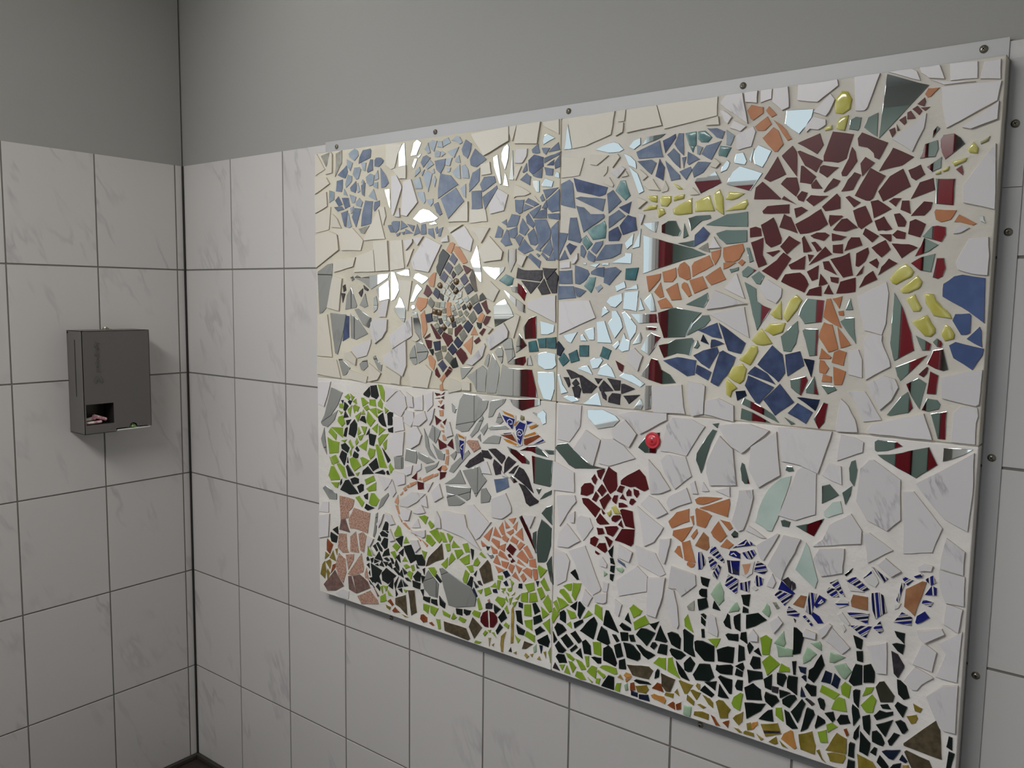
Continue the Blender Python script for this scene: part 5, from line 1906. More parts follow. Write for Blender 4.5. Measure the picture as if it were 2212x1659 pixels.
'tree': '''G 375 1145 413 1135 426 1153 420 1192 375 1154
G 432 1141 470 1131 488 1150 470 1205 426 1197
g 507 1138 531 1123 532 1175 513 1208 482 1210
g 258 1108 271 1127 258 1144 224 1123
g 284 1106 304 1130 271 1145
g 323 1092 317 1122 290 1102
g 368 1083 413 1109 375 1132 356 1130
g 419 1096 469 1092 463 1130 419 1127
g 482 1097 513 1083 519 1114 501 1138 482 1115
g 394 1063 419 1078 406 1095 374 1079
g 475 1036 479 1043 469 1087 413 1073
g 482 1058 519 1075 476 1084
g 537 1063 562 1083 531 1097
N 211 1086 218 1105 197 1103
N 270 1083 284 1106 264 1109 251 1099
G 217 1051 230 1047 257 1077 224 1096
g 183 1061 217 1060 211 1086 184 1084
g 197 1026 210 1041 177 1047
g 270 1020 284 1084 250 1058
g 303 1041 314 1069 310 1091 290 1080
g 312 1058 329 1052 342 1080 316 1087
G 257 1018 230 1047 217 1010
g 329 999 342 1022 355 1055 309 1028
g 387 1045 374 1070 355 1041
G 393 997 381 1035 361 1033 342 1009
g 400 1002 425 982 463 1021 450 1029 406 1064 393 1010
G 488 1019 513 1000 543 995 519 1066 482 1041
G 556 1005 586 1008 592 1073 568 1075 550 1065
G 562 971 592 970 592 1000 555 987
g 169 987 203 959 230 980 210 1023 176 1011
G 243 972 256 978 276 1007 236 998
G 215 910 236 908 249 959 243 963 229 953
G 302 911 322 958 322 989 303 1010 269 979 256 924
g 155 926 209 900 209 955 114 949
g 154 880 161 913 114 945 93 919
g 98 800 174 814 181 874 127 877 85 891
g 328 927 354 944 335 973 328 936
g 380 933 399 980 354 979
G 393 935 418 946 418 973 393 939
g 341 902 354 903 373 937 328 923
g 475 953 481 1006 437 975
g 487 945 537 981 488 998
G 418 889 450 884 469 943 425 947 412 941
g 493 889 561 962 512 952 481 927
g 531 872 543 882 549 930 518 905
g 222 875 242 895 195 885
G 201 840 248 823 262 852 228 875 195 862
g 281 850 295 861 269 898 255 883
g 315 872 334 892 321 913 308 889
g 392 850 405 914 334 870
G 327 838 340 848 321 868 308 853
G 290 806 313 802 327 806 334 825 301 839 288 815
g 274 808 281 850 261 829
g 424 810 456 836 462 868 418 871 405 838
g 493 779 549 782 530 815 506 869 481 896 462 894
G 555 809 573 825 567 833 512 882
G 220 751 234 785 241 818 201 831 180 792
g 139 749 180 764 153 802 112 783
g 118 742 139 740 112 778 98 786
g 213 686 240 681 220 742 180 760 159 752
G 254 769 248 800 241 768
g 274 758 300 730 353 765 327 797 288 806 261 793
g 366 766 417 804 366 816 347 809
G 253 696 300 708 247 759 234 748
g 326 707 340 731 307 718
G 443 750 487 774 468 824 411 781
G 449 738 404 772 366 744 359 720
G 530 745 536 754 518 769 455 743
G 549 747 567 750 555 770 543 764
g 573 755 598 785 573 812 561 793
g 110 653 186 668 179 690 139 736 111 732 89 678
G 185 636 199 652 199 675 186 659
G 259 597 332 613 253 678 226 670 185 613
g 144 620 165 619 179 653 110 643
G 286 656 333 671 333 694 300 698 267 685
G 339 618 371 637 372 668 352 670 319 651
g 391 671 461 704 449 729 378 696
g 410 638 467 651 468 696 391 649
G 384 594 403 592 404 628 371 610
g 429 565 467 567 492 606 455 636 429 632 410 575
g 358 544 377 574 339 604 306 590
G 403 534 454 556 390 568 377 543''',
'tree_trunk': '''P 188 448 253 469 252 503 285 532 299 575 239 580 178 579
P 264 413 314 419 402 411 422 523 295 532 252 458
Q 177 390 264 389 227 458 189 447
P 161 285 202 265 253 275 238 300 233 376 171 368
P 263 284 333 291 309 404 264 368
P 343 307 372 299 392 396 363 411 329 394
P 144 175 169 124 205 96 231 162 222 234 171 259 149 198
P 247 179 288 240 293 276 227 260
P 272 150 362 190 372 217 353 292 241 154
Q 73 23 142 39 210 80 138 156 41 52
Q 251 71 311 61 272 150 246 144
Q 311 61 420 117 401 147 337 174 282 152
P 381 163 410 156 391 221 376 183
W 188 7 245 13 250 57 199 60 137 24
P 350 11 482 42 477 62 420 103 316 48''',
'tulip_stem_a': '''G 2299 568 2305 558 2326 555 2334 588 2295 590
G 2292 518 2301 512 2325 512 2323 546 2300 543 2291 532
G 2294 453 2332 476 2322 511 2286 497
G 2322 425 2325 440 2313 446 2301 440
G 2305 406 2321 396 2323 416 2304 432
G 2310 347 2322 350 2318 384 2306 381
G 2350 475 2382 474 2355 507
mint 2376 492 2395 517 2394 550 2375 588 2361 571 2339 529
mint 2456 490 2459 501 2446 523 2438 519 2414 474''',
'tulip_stem_b': '''G 2472 521 2494 518 2498 566 2462 555
G 2470 488 2493 493 2492 507 2472 513
G 2487 428 2522 448 2565 483 2531 502 2485 483
G 2439 437 2445 419 2465 413 2462 483 2437 465
G 2405 418 2428 412 2420 464 2411 470 2396 432
G 2419 367 2458 372 2457 400 2415 392 2406 384
G 2466 383 2495 371 2488 417 2468 409
mint 2572 494 2579 514 2573 537 2562 546 2544 511
mint 2633 398 2640 413 2630 459 2595 401
mint 2614 354 2668 371 2666 395 2604 398
G 2668 378 2694 390 2704 452 2698 466 2676 482 2666 482''',
'tulip_stem_c': '''G 1889 559 1909 557 1900 582 1885 581
G 1887 524 1906 519 1909 552 1889 548
G 1888 489 1901 483 1907 514 1887 512
b 1924 572 1963 555 1956 570 1921 586
mint 1922 534 1945 528 1954 544 1941 553 1915 544
mint 1858 494 1874 509 1857 520''',
'yellow_ray_a': '''y 2030 2044 2056 2039 2055 2065 2008 2065
y 2053 2014 2057 2030 2020 2028 1995 2010
y 2074 2024 2099 2020 2116 2038 2115 2060 2076 2062 2065 2050
y 2127 2040 2169 2047 2172 2063 2126 2056
y 2064 1980 2093 1995 2085 2014 2059 2015
y 2146 1986 2206 1989 2203 2048 2152 2026 2124 2009 2129 1990
y 2297 1994 2274 2053 2218 2032 2216 1995
y 2300 2000 2334 1977 2328 2044 2314 2072 2294 2061 2288 2046
y 2361 2030 2383 2035 2411 2051 2350 2061 2338 2034
y 2414 1994 2426 2014 2419 2030 2340 1992
y 2146 2083 2164 2082 2142 2099 2121 2107''',
'yellow_ray_b': '''y 2720 2298 2745 2292 2769 2306 2773 2338 2758 2364 2738 2369 2720 2347 2716 2326
y 2754 2236 2764 2287 2737 2282 2727 2267 2725 2247
y 2689 2243 2712 2246 2711 2260 2686 2252''',
'yellow_ray_c': '''y 3135 2130 3158 2125 3159 2143 3144 2162 3129 2140
y 3095 2092 3127 2105 3129 2115 3087 2106
y 3065 2077 3079 2081 3081 2093 3060 2082
y 3043 2070 3058 2072 3057 2080 3041 2073
Y 3165 2152 3185 2160 3189 2175 3163 2160''',
'yellow_ray_d': '''y 2933 1727 2944 1722 2991 1749 2997 1765 2986 1779 2971 1790 2951 1779 2924 1741
y 2966 1695 2984 1695 3013 1709 3020 1717 3024 1733 3008 1752 2957 1706
y 3002 1635 3022 1636 3027 1649 3013 1673 3004 1692 2977 1676
y 3038 1663 3063 1623 3118 1614 3111 1630 3088 1650 3067 1674 3059 1693 3031 1693
y 3041 1557 3060 1555 3072 1569 3071 1583 3058 1601 3044 1626 2998 1602
y 3092 1559 3101 1543 3127 1551 3128 1567 3114 1589 3100 1598 3089 1570''',
'yellow_ray_e': '''y 2589 1589 2625 1637 2639 1667 2617 1687 2594 1669 2578 1630 2573 1610
y 2542 1603 2570 1598 2564 1663 2541 1633 2523 1620
y 2539 1539 2575 1553 2583 1586 2525 1581 2506 1557
y 2480 1504 2505 1502 2539 1510 2496 1563 2460 1519
y 2458 1426 2476 1455 2487 1480 2483 1498 2461 1500 2415 1445
y 2399 1363 2422 1355 2438 1369 2446 1413 2429 1431 2390 1416 2375 1380
y 2372 1311 2388 1302 2394 1325 2413 1339 2376 1368 2366 1367'''}

# ------------------------------------------------------------------ mosaic panel
PX, PZ, PW, PH = 0.696, 0.757, 1.610, 1.206
SX, SZ = 0.7975, 0.607                   # seams between the four slabs
D = 0.035                                # slab face in front of the tiles
mos = tag(empty('mosaic_panel', (PX, 0.0, PZ)), 'large mosaic picture of sun, kite, tree and flowers in ceramic and mirror shards', 'mosaic')

# frame rails (angle profile) with screws
def screw(x, z, parent, y=-0.0022):
    bm = bmesh.new()
    lathe(bm, (x, y, z), (0, -1, 0), [(0.0062, 0), (0.0062, 0.0012), (0.0045, 0.0016), (0.0044, 0.0026), (0.0036, 0.0036), (0.0016, 0.0042)], 20)
    a = random.uniform(0, 1.5)
    for q in (a, a + math.pi / 2):
        c, s = math.cos(q), math.sin(q); w, l = 0.0007, 0.0026
        vs = [bm.verts.new((x + c * u - s * v, y - 0.0044, z + s * u + c * v)) for u, v in ((-l, -w), (l, -w), (l, w), (-l, w))]
        f = bm.faces.new(vs); f.material_index = 1
    return link('screw', bm, [M_SCREW, M_DARK], parent)

random.seed(7)
def rail(boxes, screws, name='frame_rail'):
    bm = bmesh.new()
    for a, b_ in boxes: box(bm, a, b_, 0, 0.0004)
    o = link(name, bm, M_ALU, mos)
    for x, z in screws: screw(x - PX, z - PZ, o)
    return o
E0 = 0.0
rail([((0.004, -0.0022, PH + 0.001), (PW - 0.003, -0.0003, PH + 0.034)), ((0.004, -0.024, PH + 0.001), (PW - 0.003, -0.0022, PH + 0.0028))],
     [(0.746, 1.9807), (1.1032, 1.9813), (1.4885, 1.9835), (1.8757, 1.9827), (2.2678, 1.9840)])
rail([((PW + 0.0005, -0.0022, 1.0125), (PW + 0.028, -0.0003, PH + 0.0005))], [(2.3182, 1.8652)])
rail([((PW + 0.0005, -0.0022, -0.03), (PW + 0.028, -0.0003, 1.0115))], [(2.3195, 1.7006), (2.3194, 1.3436), (2.3195, 0.98)])
rail([((0.002, -0.0022, -0.030), (PW - 0.0005, -0.0003, -0.001)), ((0.002, -0.024, -0.0028), (PW - 0.0005, -0.0022, -0.001))],
     [(0.95, 0.7335), (1.84, 0.7335)])

def grout(name, c1, c2):
    mt = mat(name, c1, 0.9); add_mottle(mt, c1, c2, 6, 0.35, 0.7)
    add_bump(mt, 55, 0.0022, 0.9, 6); return mt
G_TL = grout('cream_grout', (226, 220, 202), (208, 202, 184))
G_TR = grout('off_white_grout', (228, 223, 212), (210, 205, 195))
G_BL = grout('white_grout', (238, 234, 228), (222, 218, 211))
G_BR = grout('bright_white_grout', (240, 236, 232), (226, 221, 216))
def slab(x0, x1, z0, z1, mt):
    bm = bmesh.new(); g = 0.0012
    box(bm, (x0 + g, -D, z0 + g), (x1 - g, -0.0026, z1 - g), 0, 0.0016)
    return link('slab', bm, mt, mos)
slab(0, SX, SZ, PH, G_TL); slab(SX, PW, SZ, PH, G_TR); slab(0, SX, 0, SZ, G_BL); slab(SX, PW, 0, SZ, G_BR)
bm = bmesh.new(); box(bm, (0.003, -D + 0.003, SZ - 0.002), (PW - 0.003, -0.02, SZ + 0.002)); box(bm, (SX - 0.002, -D + 0.003, 0.003), (SX + 0.002, -0.02, PH - 0.003))
link('seam_filler', bm, G_TR, mos)

# shard materials
def glaze(name, c1, c2, rough=0.3, scale=40, island=0.10, bump=0, coat=0.0):
    mt = mat(name, c1, rough, coat=coat); add_mottle(mt, c1, c2, scale, island=island)
    if bump: add_bump(mt, 160, bump, 0.6)
    return mt
def striped(name, ang, scale=62):
    mt = mat(name, (220, 220, 220), 0.2)
    tc = nd(mt, 'ShaderNodeTexCoord'); ge = nd(mt, 'ShaderNodeNewGeometry')
    mp = nd(mt, 'ShaderNodeMapping'); mp.inputs['Rotation'].default_value = (0, math.radians(ang), 0)
    lk(mt, tc.outputs['Object'], mp.inputs['Vector'])
    sx = nd(mt, 'ShaderNodeSeparateXYZ'); lk(mt, mp.outputs[0], sx.inputs[0])
    mu = nd(mt, 'ShaderNodeMath', operation='MULTIPLY_ADD'); mu.inputs[1].default_value = scale
    mr = nd(mt, 'ShaderNodeMath', operation='MULTIPLY'); mr.inputs[1].default_value = 5.0
    lk(mt, ge.outputs['Random Per Island'], mr.inputs[0]); lk(mt, sx.outputs['X'], mu.inputs[0]); lk(mt, mr.outputs[0], mu.inputs[2])
    fr = nd(mt, 'ShaderNodeMath', operation='FRACT'); lk(mt, mu.outputs[0], fr.inputs[0])
    r = nd(mt, 'ShaderNodeValToRGB'); r.color_ramp.interpolation = 'CONSTANT'
    e = r.color_ramp.elements; e[0].position = 0; e[0].color = srgb(24, 24, 40); e[1].position = 0.16; e[1].color = srgb(205, 203, 200)
    for p, c in ((0.32, (34, 38, 120)), (0.62, (214, 212, 210)), (0.70, (40, 38, 60)), (0.76, (205, 203, 200)), (0.90, (34, 38, 110))):
        q = e.new(p); q.color = srgb(*c)
    lk(mt, fr.outputs[0], r.inputs['Fac']); lk(mt, r.outputs['Color'], mt.node_tree.nodes['Principled BSDF'].inputs['Base Color'])
    return mt
def tigers(name, c1, c2, scale):
    return glaze(name, c1, c2, 0.16, scale, 0.12)
M_MIR = mat('mirror_glass', (226, 232, 230), 0.015, 1.0)
MATS = {
 'w': mat('x', (0, 0, 0)), 'W': marble('white_marbled_shard', (218, 215, 216), (150, 148, 154), 0.32, 3.0, 0.7, 0.05),
 'm': M_MIR,
 'b': glaze('denim_blue_shard', (86, 103, 132), (110, 125, 148), 0.32, 45, 0.14), 'B': glaze('dark_blue_shard', (52, 64, 98), (74, 90, 128), 0.3, 45, 0.15),
 'L': glaze('cobalt_blue_shard', (58, 80, 128), (72, 94, 142), 0.3, 30, 0.05), 'l': glaze('pale_blue_shard', (142, 158, 172), (164, 176, 190), 0.3, 40, 0.10),
 'r': glaze('maroon_shard', (80, 14, 20), (90, 18, 24), 0.33, 25, 0.07), 'o': glaze('terracotta_orange_shard', (182, 116, 72), (194, 130, 88), 0.5, 25, 0.06),
 'c': glaze('salmon_shard', (205, 146, 108), (212, 158, 122), 0.45, 30, 0.06), 'c2': glaze('coral_shard', (200, 126, 92), (208, 140, 106), 0.42, 30, 0.06),
 'y': glaze('yellow_glazed_shard', (196, 188, 88), (214, 208, 126), 0.15, 35, 0.08, coat=0.4), 'Y': glaze('dull_olive_shard', (140, 136, 96), (158, 154, 112), 0.3, 40),
 'y2': tigers('olive_amber_shard', (124, 110, 40), (152, 134, 60), 40), 'y3': tigers('ochre_chip', (146, 124, 56), (176, 152, 86), 70),
 'g': glaze('lime_green_shard', (132, 164, 44), (146, 178, 60), 0.3, 30, 0.06), 'G': glaze('bottle_green_shard', (14, 24, 22), (22, 34, 30), 0.28, 25, 0.2),
 'n': glaze('black_shard', (38, 34, 38), (62, 56, 62), 0.35, 130, 0.15), 'N': glaze('navy_shard', (20, 30, 48), (34, 44, 70), 0.2, 60, 0.2),
 't': glaze('grey_teal_shard', (92, 128, 130), (124, 158, 158), 0.18, 60, 0.1), 'T': glaze('teal_glass_tile', (28, 84, 90), (48, 112, 116), 0.1, 50, 0.12, coat=0.5),
 'P': glaze('pink_granite_shard', (150, 108, 90), (206, 168, 148), 0.6, 240, 0.05), 'Q': glaze('mauve_granite_shard', (104, 78, 74), (130, 102, 94), 0.55, 120, 0.05),
 'K': glaze('brown_slate_shard', (66, 56, 38), (92, 80, 58), 0.6, 90, 0.1, 0.0008), 'k': glaze('brown_grey_shard', (88, 80, 70), (104, 96, 84), 0.4, 30),
 'K2': glaze('dark_olive_shard', (48, 46, 34), (60, 58, 46), 0.4, 30), 'X': tigers('rust_shard', (122, 58, 26), (150, 80, 44), 40), 'Xo': tigers('amber_orange_shard', (178, 118, 58), (206, 150, 84), 30),
 'mint': glaze('mint_green_glass', (146, 176, 146), (172, 198, 170), 0.12, 40, 0.1, coat=0.3), 'mg': glaze('pale_mint_glass', (182, 204, 196), (206, 222, 214), 0.08, 12, 0.05, coat=0.5), 'U': glaze('royal_blue_shard', (24, 30, 104), (36, 44, 122), 0.2, 40, 0.1),  # mg: pale mint tone with a gloss coat, no metal
 'O': glaze('ochre_glaze', (188, 122, 38), (202, 138, 52), 0.25, 40), 'e': mat('white_enamel', (222, 220, 218), 0.25),
 'i': glaze('clear_grey_glass_tile', (118, 122, 108), (170, 172, 158), 0.1, 160, 0.25, coat=0.5), 'I': glaze('pale_blue_glass_tile', (142, 156, 152), (186, 196, 192), 0.1, 160, 0.15, coat=0.5),
 'A': glaze('amber_glass', (58, 40, 16), (108, 76, 34), 0.12, 120, 0.2, coat=0.5), 'v': glaze('slate_violet_tile', (68, 70, 96), (82, 84, 110), 0.3, 60, 0.12), 'V': glaze('dark_navy_tile', (32, 40, 66), (42, 50, 78), 0.3, 60, 0.12),
 'q': glaze('grey_tile', (112, 114, 102), (134, 134, 122), 0.3, 60, 0.12), 'q0': glaze('sand_glass_tile', (134, 128, 106), (168, 164, 142), 0.15, 120, 0.12), 'D': glaze('dark_grey_tile', (62, 66, 58), (74, 76, 68), 0.35, 40),
 's1': striped('blue_striped_china_rising', 35), 's2': striped('blue_striped_china_upright', 8), 's3': striped('blue_striped_china_falling', -48), 's4': striped('blue_striped_china_flat', -70),
 'x0': glaze('tan_painted_tile', (152, 102, 68), (172, 124, 88), 0.3, 60), 'g0': glaze('cloudy_grey_glass', (150, 150, 142), (176, 175, 166), 0.12, 60, 0.1), 'r3': glaze('pink_chip', (190, 130, 128), (200, 146, 142), 0.4, 40),
}
W_WARM = marble('warm_white_shard', (220, 214, 200), (200, 194, 180), 0.32, 2.0, 0.25, 0.05)
W_COOL = marble('cool_white_shard', (226, 222, 224), (190, 186, 190), 0.30, 2.0, 0.2, 0.04)
E_CER = mat('shard_body_clay', (196, 186, 172), 0.8)
E_GLS = mat('green_glass_edge', (62, 78, 72), 0.15)
E_DRK = mat('dark_shard_edge', (40, 40, 36), 0.5)
MIRRORISH = {'m', 'M', 'M2'}

rnd = random.Random(11)
def rough_outline(p, amp):
    out = []
    n = len(p)
    for i in range(n):
        a, b_ = Vector(p[i]), Vector(p[(i + 1) % n]); e = b_ - a; L = e.length
        out.append(a)
        if L > 0.014:
            k = 1 if L < 0.04 else 2
            nrm = Vector((e.y, -e.x)) / L
            for j in range(k): out.append(a + e * ((j + 1) / (k + 1) + rnd.uniform(-.08, .08)) + nrm * rnd.uniform(-amp, amp))
    return out

def shard(bm, p, h, top_mi, side_mi, style='flat', tilt=0.008):
    """p: outline in panel metres (x, z); stands h proud of the slab face"""
    p = rough_outline(p, 0.0007 if style != 'mirror' else 0.0005)
    n = len(p); c = sum(p, Vector((0, 0))) / n
    ta, tb = rnd.uniform(-tilt, tilt), rnd.uniform(-tilt, tilt)
    H = lambda q, hh: -(D + hh + ta * (q.x - c.x) + tb * (q.y - c.y))
    def ring(f, hh):
        r = []
        for q in p:
            d = c - q; L = d.length or 1e-6
            qq = q + d * min(f / L, 0.6) if f < 0.2 else q + d * (f - 1.0)
            r.append(bm.verts.new((qq.x, H(qq, hh), qq.y)))
        return r
    base = [bm.verts.new((q.x, -(D - 0.002), q.y)) for q in p]
    if style == 'dome': rings = [ring(0, h * 0.45), ring(1.05, h * 0.72), ring(1.14, h * 0.88), ring(1.34, h * 1.04), ring(1.66, h * 1.14)]
    elif style == 'mirror': rings = [ring(0, h), ring(0.0006, h + 0.0002)]
    else: rings = [ring(0, h - 0.0004), ring(0.0005, h)]
    prev = base
    for ri, r in enumerate(rings):
        for i in range(n):
            f = bm.faces.new((prev[i], prev[(i + 1) % n], r[(i + 1) % n], r[i]))
            f.material_index = side_mi if ri == 0 else top_mi
            if style == 'dome': f.smooth = ri > 0
        prev = r
    f = bm.faces.new(prev); f.material_index = top_mi
    if style == 'dome': f.smooth = True
    return h

def decal(bm, p, y, mi):
    """fired-on colour: a thin raised film on the glaze"""
    A = [bm.verts.new((q[0], y, q[1])) for q in p]
    f = bm.faces.new(A); f.material_index = mi

def stroke(bm, p, w, y, mi):
    L, R = [], []
    for i, q in enumerate(p):
        a = Vector(p[max(i - 1, 0)]); b_ = Vector(p[min(i + 1, len(p) - 1)]); t_ = (b_ - a).normalized(); nn = Vector((t_.y, -t_.x)) * w
        L.append(bm.verts.new((q[0] + nn.x, y, q[1] + nn.y))); R.append(bm.verts.new((q[0] - nn.x, y, q[1] - nn.y)))
    for i in range(len(p) - 1):
        f = bm.faces.new((L[i], L[i + 1], R[i + 1], R[i])); f.material_index = mi

def parse(txt):
    for ln in txt.split('\n'):
        t_ = ln.split(); v = list(map(int, t_[1:]))
        yield t_[0], [Vector((v[i] / 2000, v[i + 1] / 2000)) for i in range(0, len(v), 2)]
def parea(p): return abs(sum(p[i].x * p[i - 1].y - p[i - 1].x * p[i].y for i in range(len(p)))) / 2
def pcen(p): return sum(p, Vector((0, 0))) / len(p)

class Slots:
    def __init__(s): s.m = []
    def __call__(s, mt):
        if mt not in s.m: s.m.append(mt)
        return s.m.index(mt)

def white_for(p):
    c = pcen(p); return W_WARM if (c.x < SX and c.y > SZ) else (W_WARM if c.y > 0.95 and c.x < 1.15 else W_COOL)

def clusters(items):
    """groups of shards that lie side by side; each coloured film stays with the shard it is fired on"""
    bx = [(min(q.x for q in p), min(q.y for q in p), max(q.x for q in p), max(q.y for q in p)) for _, p in items]
    par = list(range(len(items)))
    def root(i):
        while par[i] != i: i = par[i]
        return i
    sz = [max(b[2] - b[0], b[3] - b[1]) for b in bx]
    for i in range(len(items)):
        for j in range(i):
            dx = max(0, bx[i][0] - bx[j][2], bx[j][0] - bx[i][2]); dy = max(0, bx[i][1] - bx[j][3], bx[j][1] - bx[i][3])
            if math.hypot(dx, dy) <= max(0.015, 0.42 * max(sz[i], sz[j])): par[root(i)] = root(j)
        if items[i][0][0] in '*~': par[root(i)] = root(i - 1)
    g = {}
    for i in range(len(items)): g.setdefault(root(i), []).append(items[i])
    return sorted(g.values(), key=lambda q: -sum(parea(p) for _, p in q))

KIND = {'g': 'lime_shard', 'G': 'dark_green_shard', 'n': 'black_shard', 'N': 'navy_shard', 'mint': 'mint_glass', 'mg': 'mint_glass', 'y': 'yellow_shard', 'y2': 'olive_shard', 'y3': 'ochre_chip', 'Y': 'olive_shard',
        'b': 'blue_shard', 't': 'teal_shard', 'T': 'teal_tile', 'K': 'brown_slate', 'P': 'granite_shard', 'r': 'maroon_shard', 'X': 'rust_shard', 'e': 'patterned_shard', 'g0': 'glass_shard', 'i': 'glass_tile',
        'l': 'pale_blue_shard', 'B': 'dark_blue_shard', 'w': 'white_shard', 'o': 'orange_shard', 'c': 'salmon_shard'}
def build_motif(name, items, label=None):
    for i, part in enumerate(clusters(items)):
        build_part(name if i == 0 else KIND.get(part[0][0], 'shard'), part, label if i == 0 else None)

def build_part(name, items, label=None):
    bm = bmesh.new(); S = Slots(); lasty = -(D + 0.003)
    for code, p in items:
        if code[0] == '*': decal(bm, p, lasty - 0.0004, S(MATS[code[1:]])); continue
        if code[0] == '~': stroke(bm, p, 0.0011, lasty - 0.0007, S(MATS['e'])); continue
        h = 0.0021 + rnd.uniform(-.0003, .0004)
        if code in MIRRORISH: shard(bm, p, 0.0014, S(M_MIR), S(E_GLS), 'mirror', 0.009); continue
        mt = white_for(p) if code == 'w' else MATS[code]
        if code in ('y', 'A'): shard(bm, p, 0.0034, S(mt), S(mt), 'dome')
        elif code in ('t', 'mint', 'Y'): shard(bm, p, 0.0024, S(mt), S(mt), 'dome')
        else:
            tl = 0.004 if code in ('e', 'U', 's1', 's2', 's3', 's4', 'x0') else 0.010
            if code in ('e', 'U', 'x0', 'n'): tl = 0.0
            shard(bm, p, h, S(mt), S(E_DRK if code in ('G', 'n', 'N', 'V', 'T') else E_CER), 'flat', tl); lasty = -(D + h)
    o = link(name, bm, S.m, mos)
    if label: o['label'] = label
    return o

INFO = {
 'cloud_a': ('blue_cloud', 'round cloud of blue and pale blue shards in the upper left corner'),
 'cloud_b': ('blue_cloud', 'wide cloud of pale and denim blue shards above the kite'),
 'cloud_c': ('blue_cloud', 'narrow band of blue shards below the white mirror gap'),
 'cloud_d': ('blue_cloud', 'small dark blue cloud left of the vertical seam'),
 'cloud_e': ('blue_cloud', 'left half of the large denim blue cloud at the seam'),
 'cloud_f': ('blue_cloud', 'right half of the large denim blue cloud with teal shards'),
 'cloud_g': ('blue_cloud', 'flat blue cloud under the top rail left of the sun'),
 'cloud_h': ('blue_cloud', 'cobalt blue shards at the right edge below the sun'),
 'cloud_h2': ('blue_shard', 'single dark blue shard beside the orange ray'),
 'cloud_i': ('blue_cloud', 'large blue cloud below the sun crossed by a yellow ray'),
 'sun': ('red_sun', 'big round sun of maroon shards'),
 'orange_ray_a': ('sun_ray', 'orange ray rising from the top left of the sun'),
 'orange_ray_b': ('sun_ray', 'short orange ray right of the sun'),
 'orange_ray_c': ('sun_ray', 'broad orange ray pointing lower left from the sun'),
 'orange_ray_d': ('sun_ray', 'orange ray pointing straight down from the sun'),
 'red_ray': ('sun_ray', 'thin maroon ray rising to the upper right corner'),
 'yellow_ray_a': ('sun_ray', 'yellow glazed ray pointing left from the sun'),
 'yellow_ray_b': ('sun_ray', 'yellow ray with a domed pebble above the sun'),
 'yellow_ray_c': ('sun_ray', 'short yellow chips at the upper right of the sun'),
 'yellow_ray_d': ('sun_ray', 'yellow glazed ray curving to the lower right of the sun'),
 'yellow_ray_e': ('sun_ray', 'long yellow glazed ray pointing to the lower left of the sun'),
 'kite': ('kite', 'diamond shaped kite of small dark tiles, glass and maroon shards'),
 'kite_tail': ('kite_tail', 'curving salmon kite tail with maroon bows'),
 'tree': ('tree_crown', 'lime and bottle green tree crown'),
 'tree_trunk': ('tree_trunk', 'pink and mauve granite tree trunk'),
 'bush_small': ('bush', 'small olive and rust bush at the left edge'),
 'hill_dark': ('hill', 'dark bottle green hill with lime shards beside the trunk'),
 'meadow_back': ('meadow', 'lime and bottle green meadow left of the seam'),
 'meadow': ('meadow', 'bottle green and lime meadow along the bottom right'),
 'bird_a': ('bird', 'black bird of five shards left of the seam'),
 'bird_b': ('bird', 'black speckled bird below the butterfly'),
 'butterfly': ('butterfly', 'blue, ochre and brown butterfly with white spirals'),
 'flower_a': ('flower', 'maroon flower with pale yellow centre'),
 'flower_b': ('flower', 'terracotta orange flower'),
 'flower_c': ('flower', 'coral round flower with a maroon centre'),
 'flower_striped_a': ('flower', 'blue striped china flower next to the orange flower'),
 'flower_striped_b': ('flower', 'small blue and black striped china flower in the middle'),
 'flower_striped_c': ('flower', 'blue and white china flower with a tan centre'),
 'flower_striped_d': ('flower', 'blue and white china flower near the right edge'),
 'tulip_stem_a': ('flower_stem', 'dark green stem with mint leaves below the orange flower'),
 'tulip_stem_b': ('flower_stem', 'dark green stem below the striped flower'),
 'tulip_stem_c': ('flower_stem', 'thin dark green stem below the maroon flower'),
}
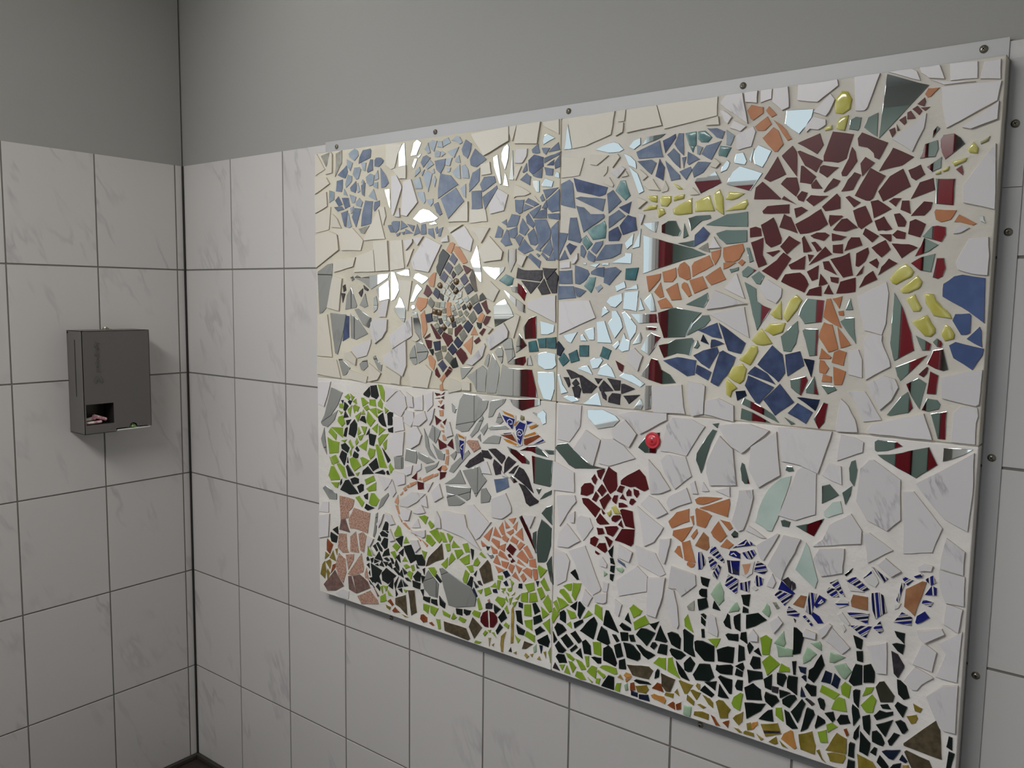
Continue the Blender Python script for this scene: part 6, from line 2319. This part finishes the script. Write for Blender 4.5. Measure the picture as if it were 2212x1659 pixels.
for key, txt in SHARDS.items():
    if key == 'bg': continue
    nm, lab = INFO[key]
    build_motif(nm, list(parse(txt)), lab)

# background shards: the largest white and mirror shards each a part of their own, the small rest one part
bg = list(parse(SHARDS['bg']))
white = [x for x in bg if x[0] in ('w', 'W')]; mirr = [x for x in bg if x[0] in MIRRORISH]
other = [x for x in bg if x[0] not in ('w', 'W') and x[0] not in MIRRORISH]
for grp, big, small, in ((white, 'white_shard', 'small_white_shards'), (mirr, 'mirror_shard', 'small_mirror_shards')):
    grp.sort(key=lambda x: -parea(x[1]))
    rest = bmesh.new(); RS = Slots()
    for i, (code, p) in enumerate(grp):
        bm_, S = (bmesh.new(), Slots()) if i < 100 else (rest, RS)
        if big == 'mirror_shard': h = shard(bm_, p, 0.0014, S(M_MIR), S(E_GLS), 'mirror', 0.008 if parea(p) < 0.0015 else 0.004)
        else:
            mt = MATS['W'] if code == 'W' else white_for(p)
            h = shard(bm_, p, 0.0036 + rnd.uniform(-.0010, .0014), S(mt), S(E_CER), 'flat', 0.010)
        if i < 100:
            o = link(big, bm_, S.m, mos)
            if code == 'M':  # red reflection in this mirror, built as a solid raised disc
                c = pcen(p); b2 = bmesh.new(); q = (c.x + 0.006, -(D + h), c.y + 0.006)
                lathe(b2, q, (0, -1, 0), [(0.0165, 0), (0.0165, 0.003), (0.0145, 0.0042), (0.0130, 0.0034), (0.0105, 0.0034), (0.0095, 0.0046), (0.006, 0.0050)], 28)
                box(b2, (q[0] - 0.002, q[1] - 0.0056, q[2] - 0.004), (q[0] + 0.0022, q[1] - 0.0046, q[2] + 0.0005), 1)
                box(b2, (q[0] - 0.002, q[1] - 0.0056, q[2] + 0.0035), (q[0] + 0.002, q[1] - 0.0046, q[2] + 0.0065), 2)
                b_ = link('red_reflection_disc', b2, [mat('red_reflection', (214, 60, 72), 0.25), mat('dark_red_reflection', (150, 30, 44), 0.3), MATS['e']], o)
                b_['label'] = 'round red reflection built as a raised disc on the mirror shard'
    o = link(small, rest, RS.m, mos); o['kind'] = 'stuff'
for part in clusters(other): build_part(KIND.get(part[0][0], 'shard'), part)
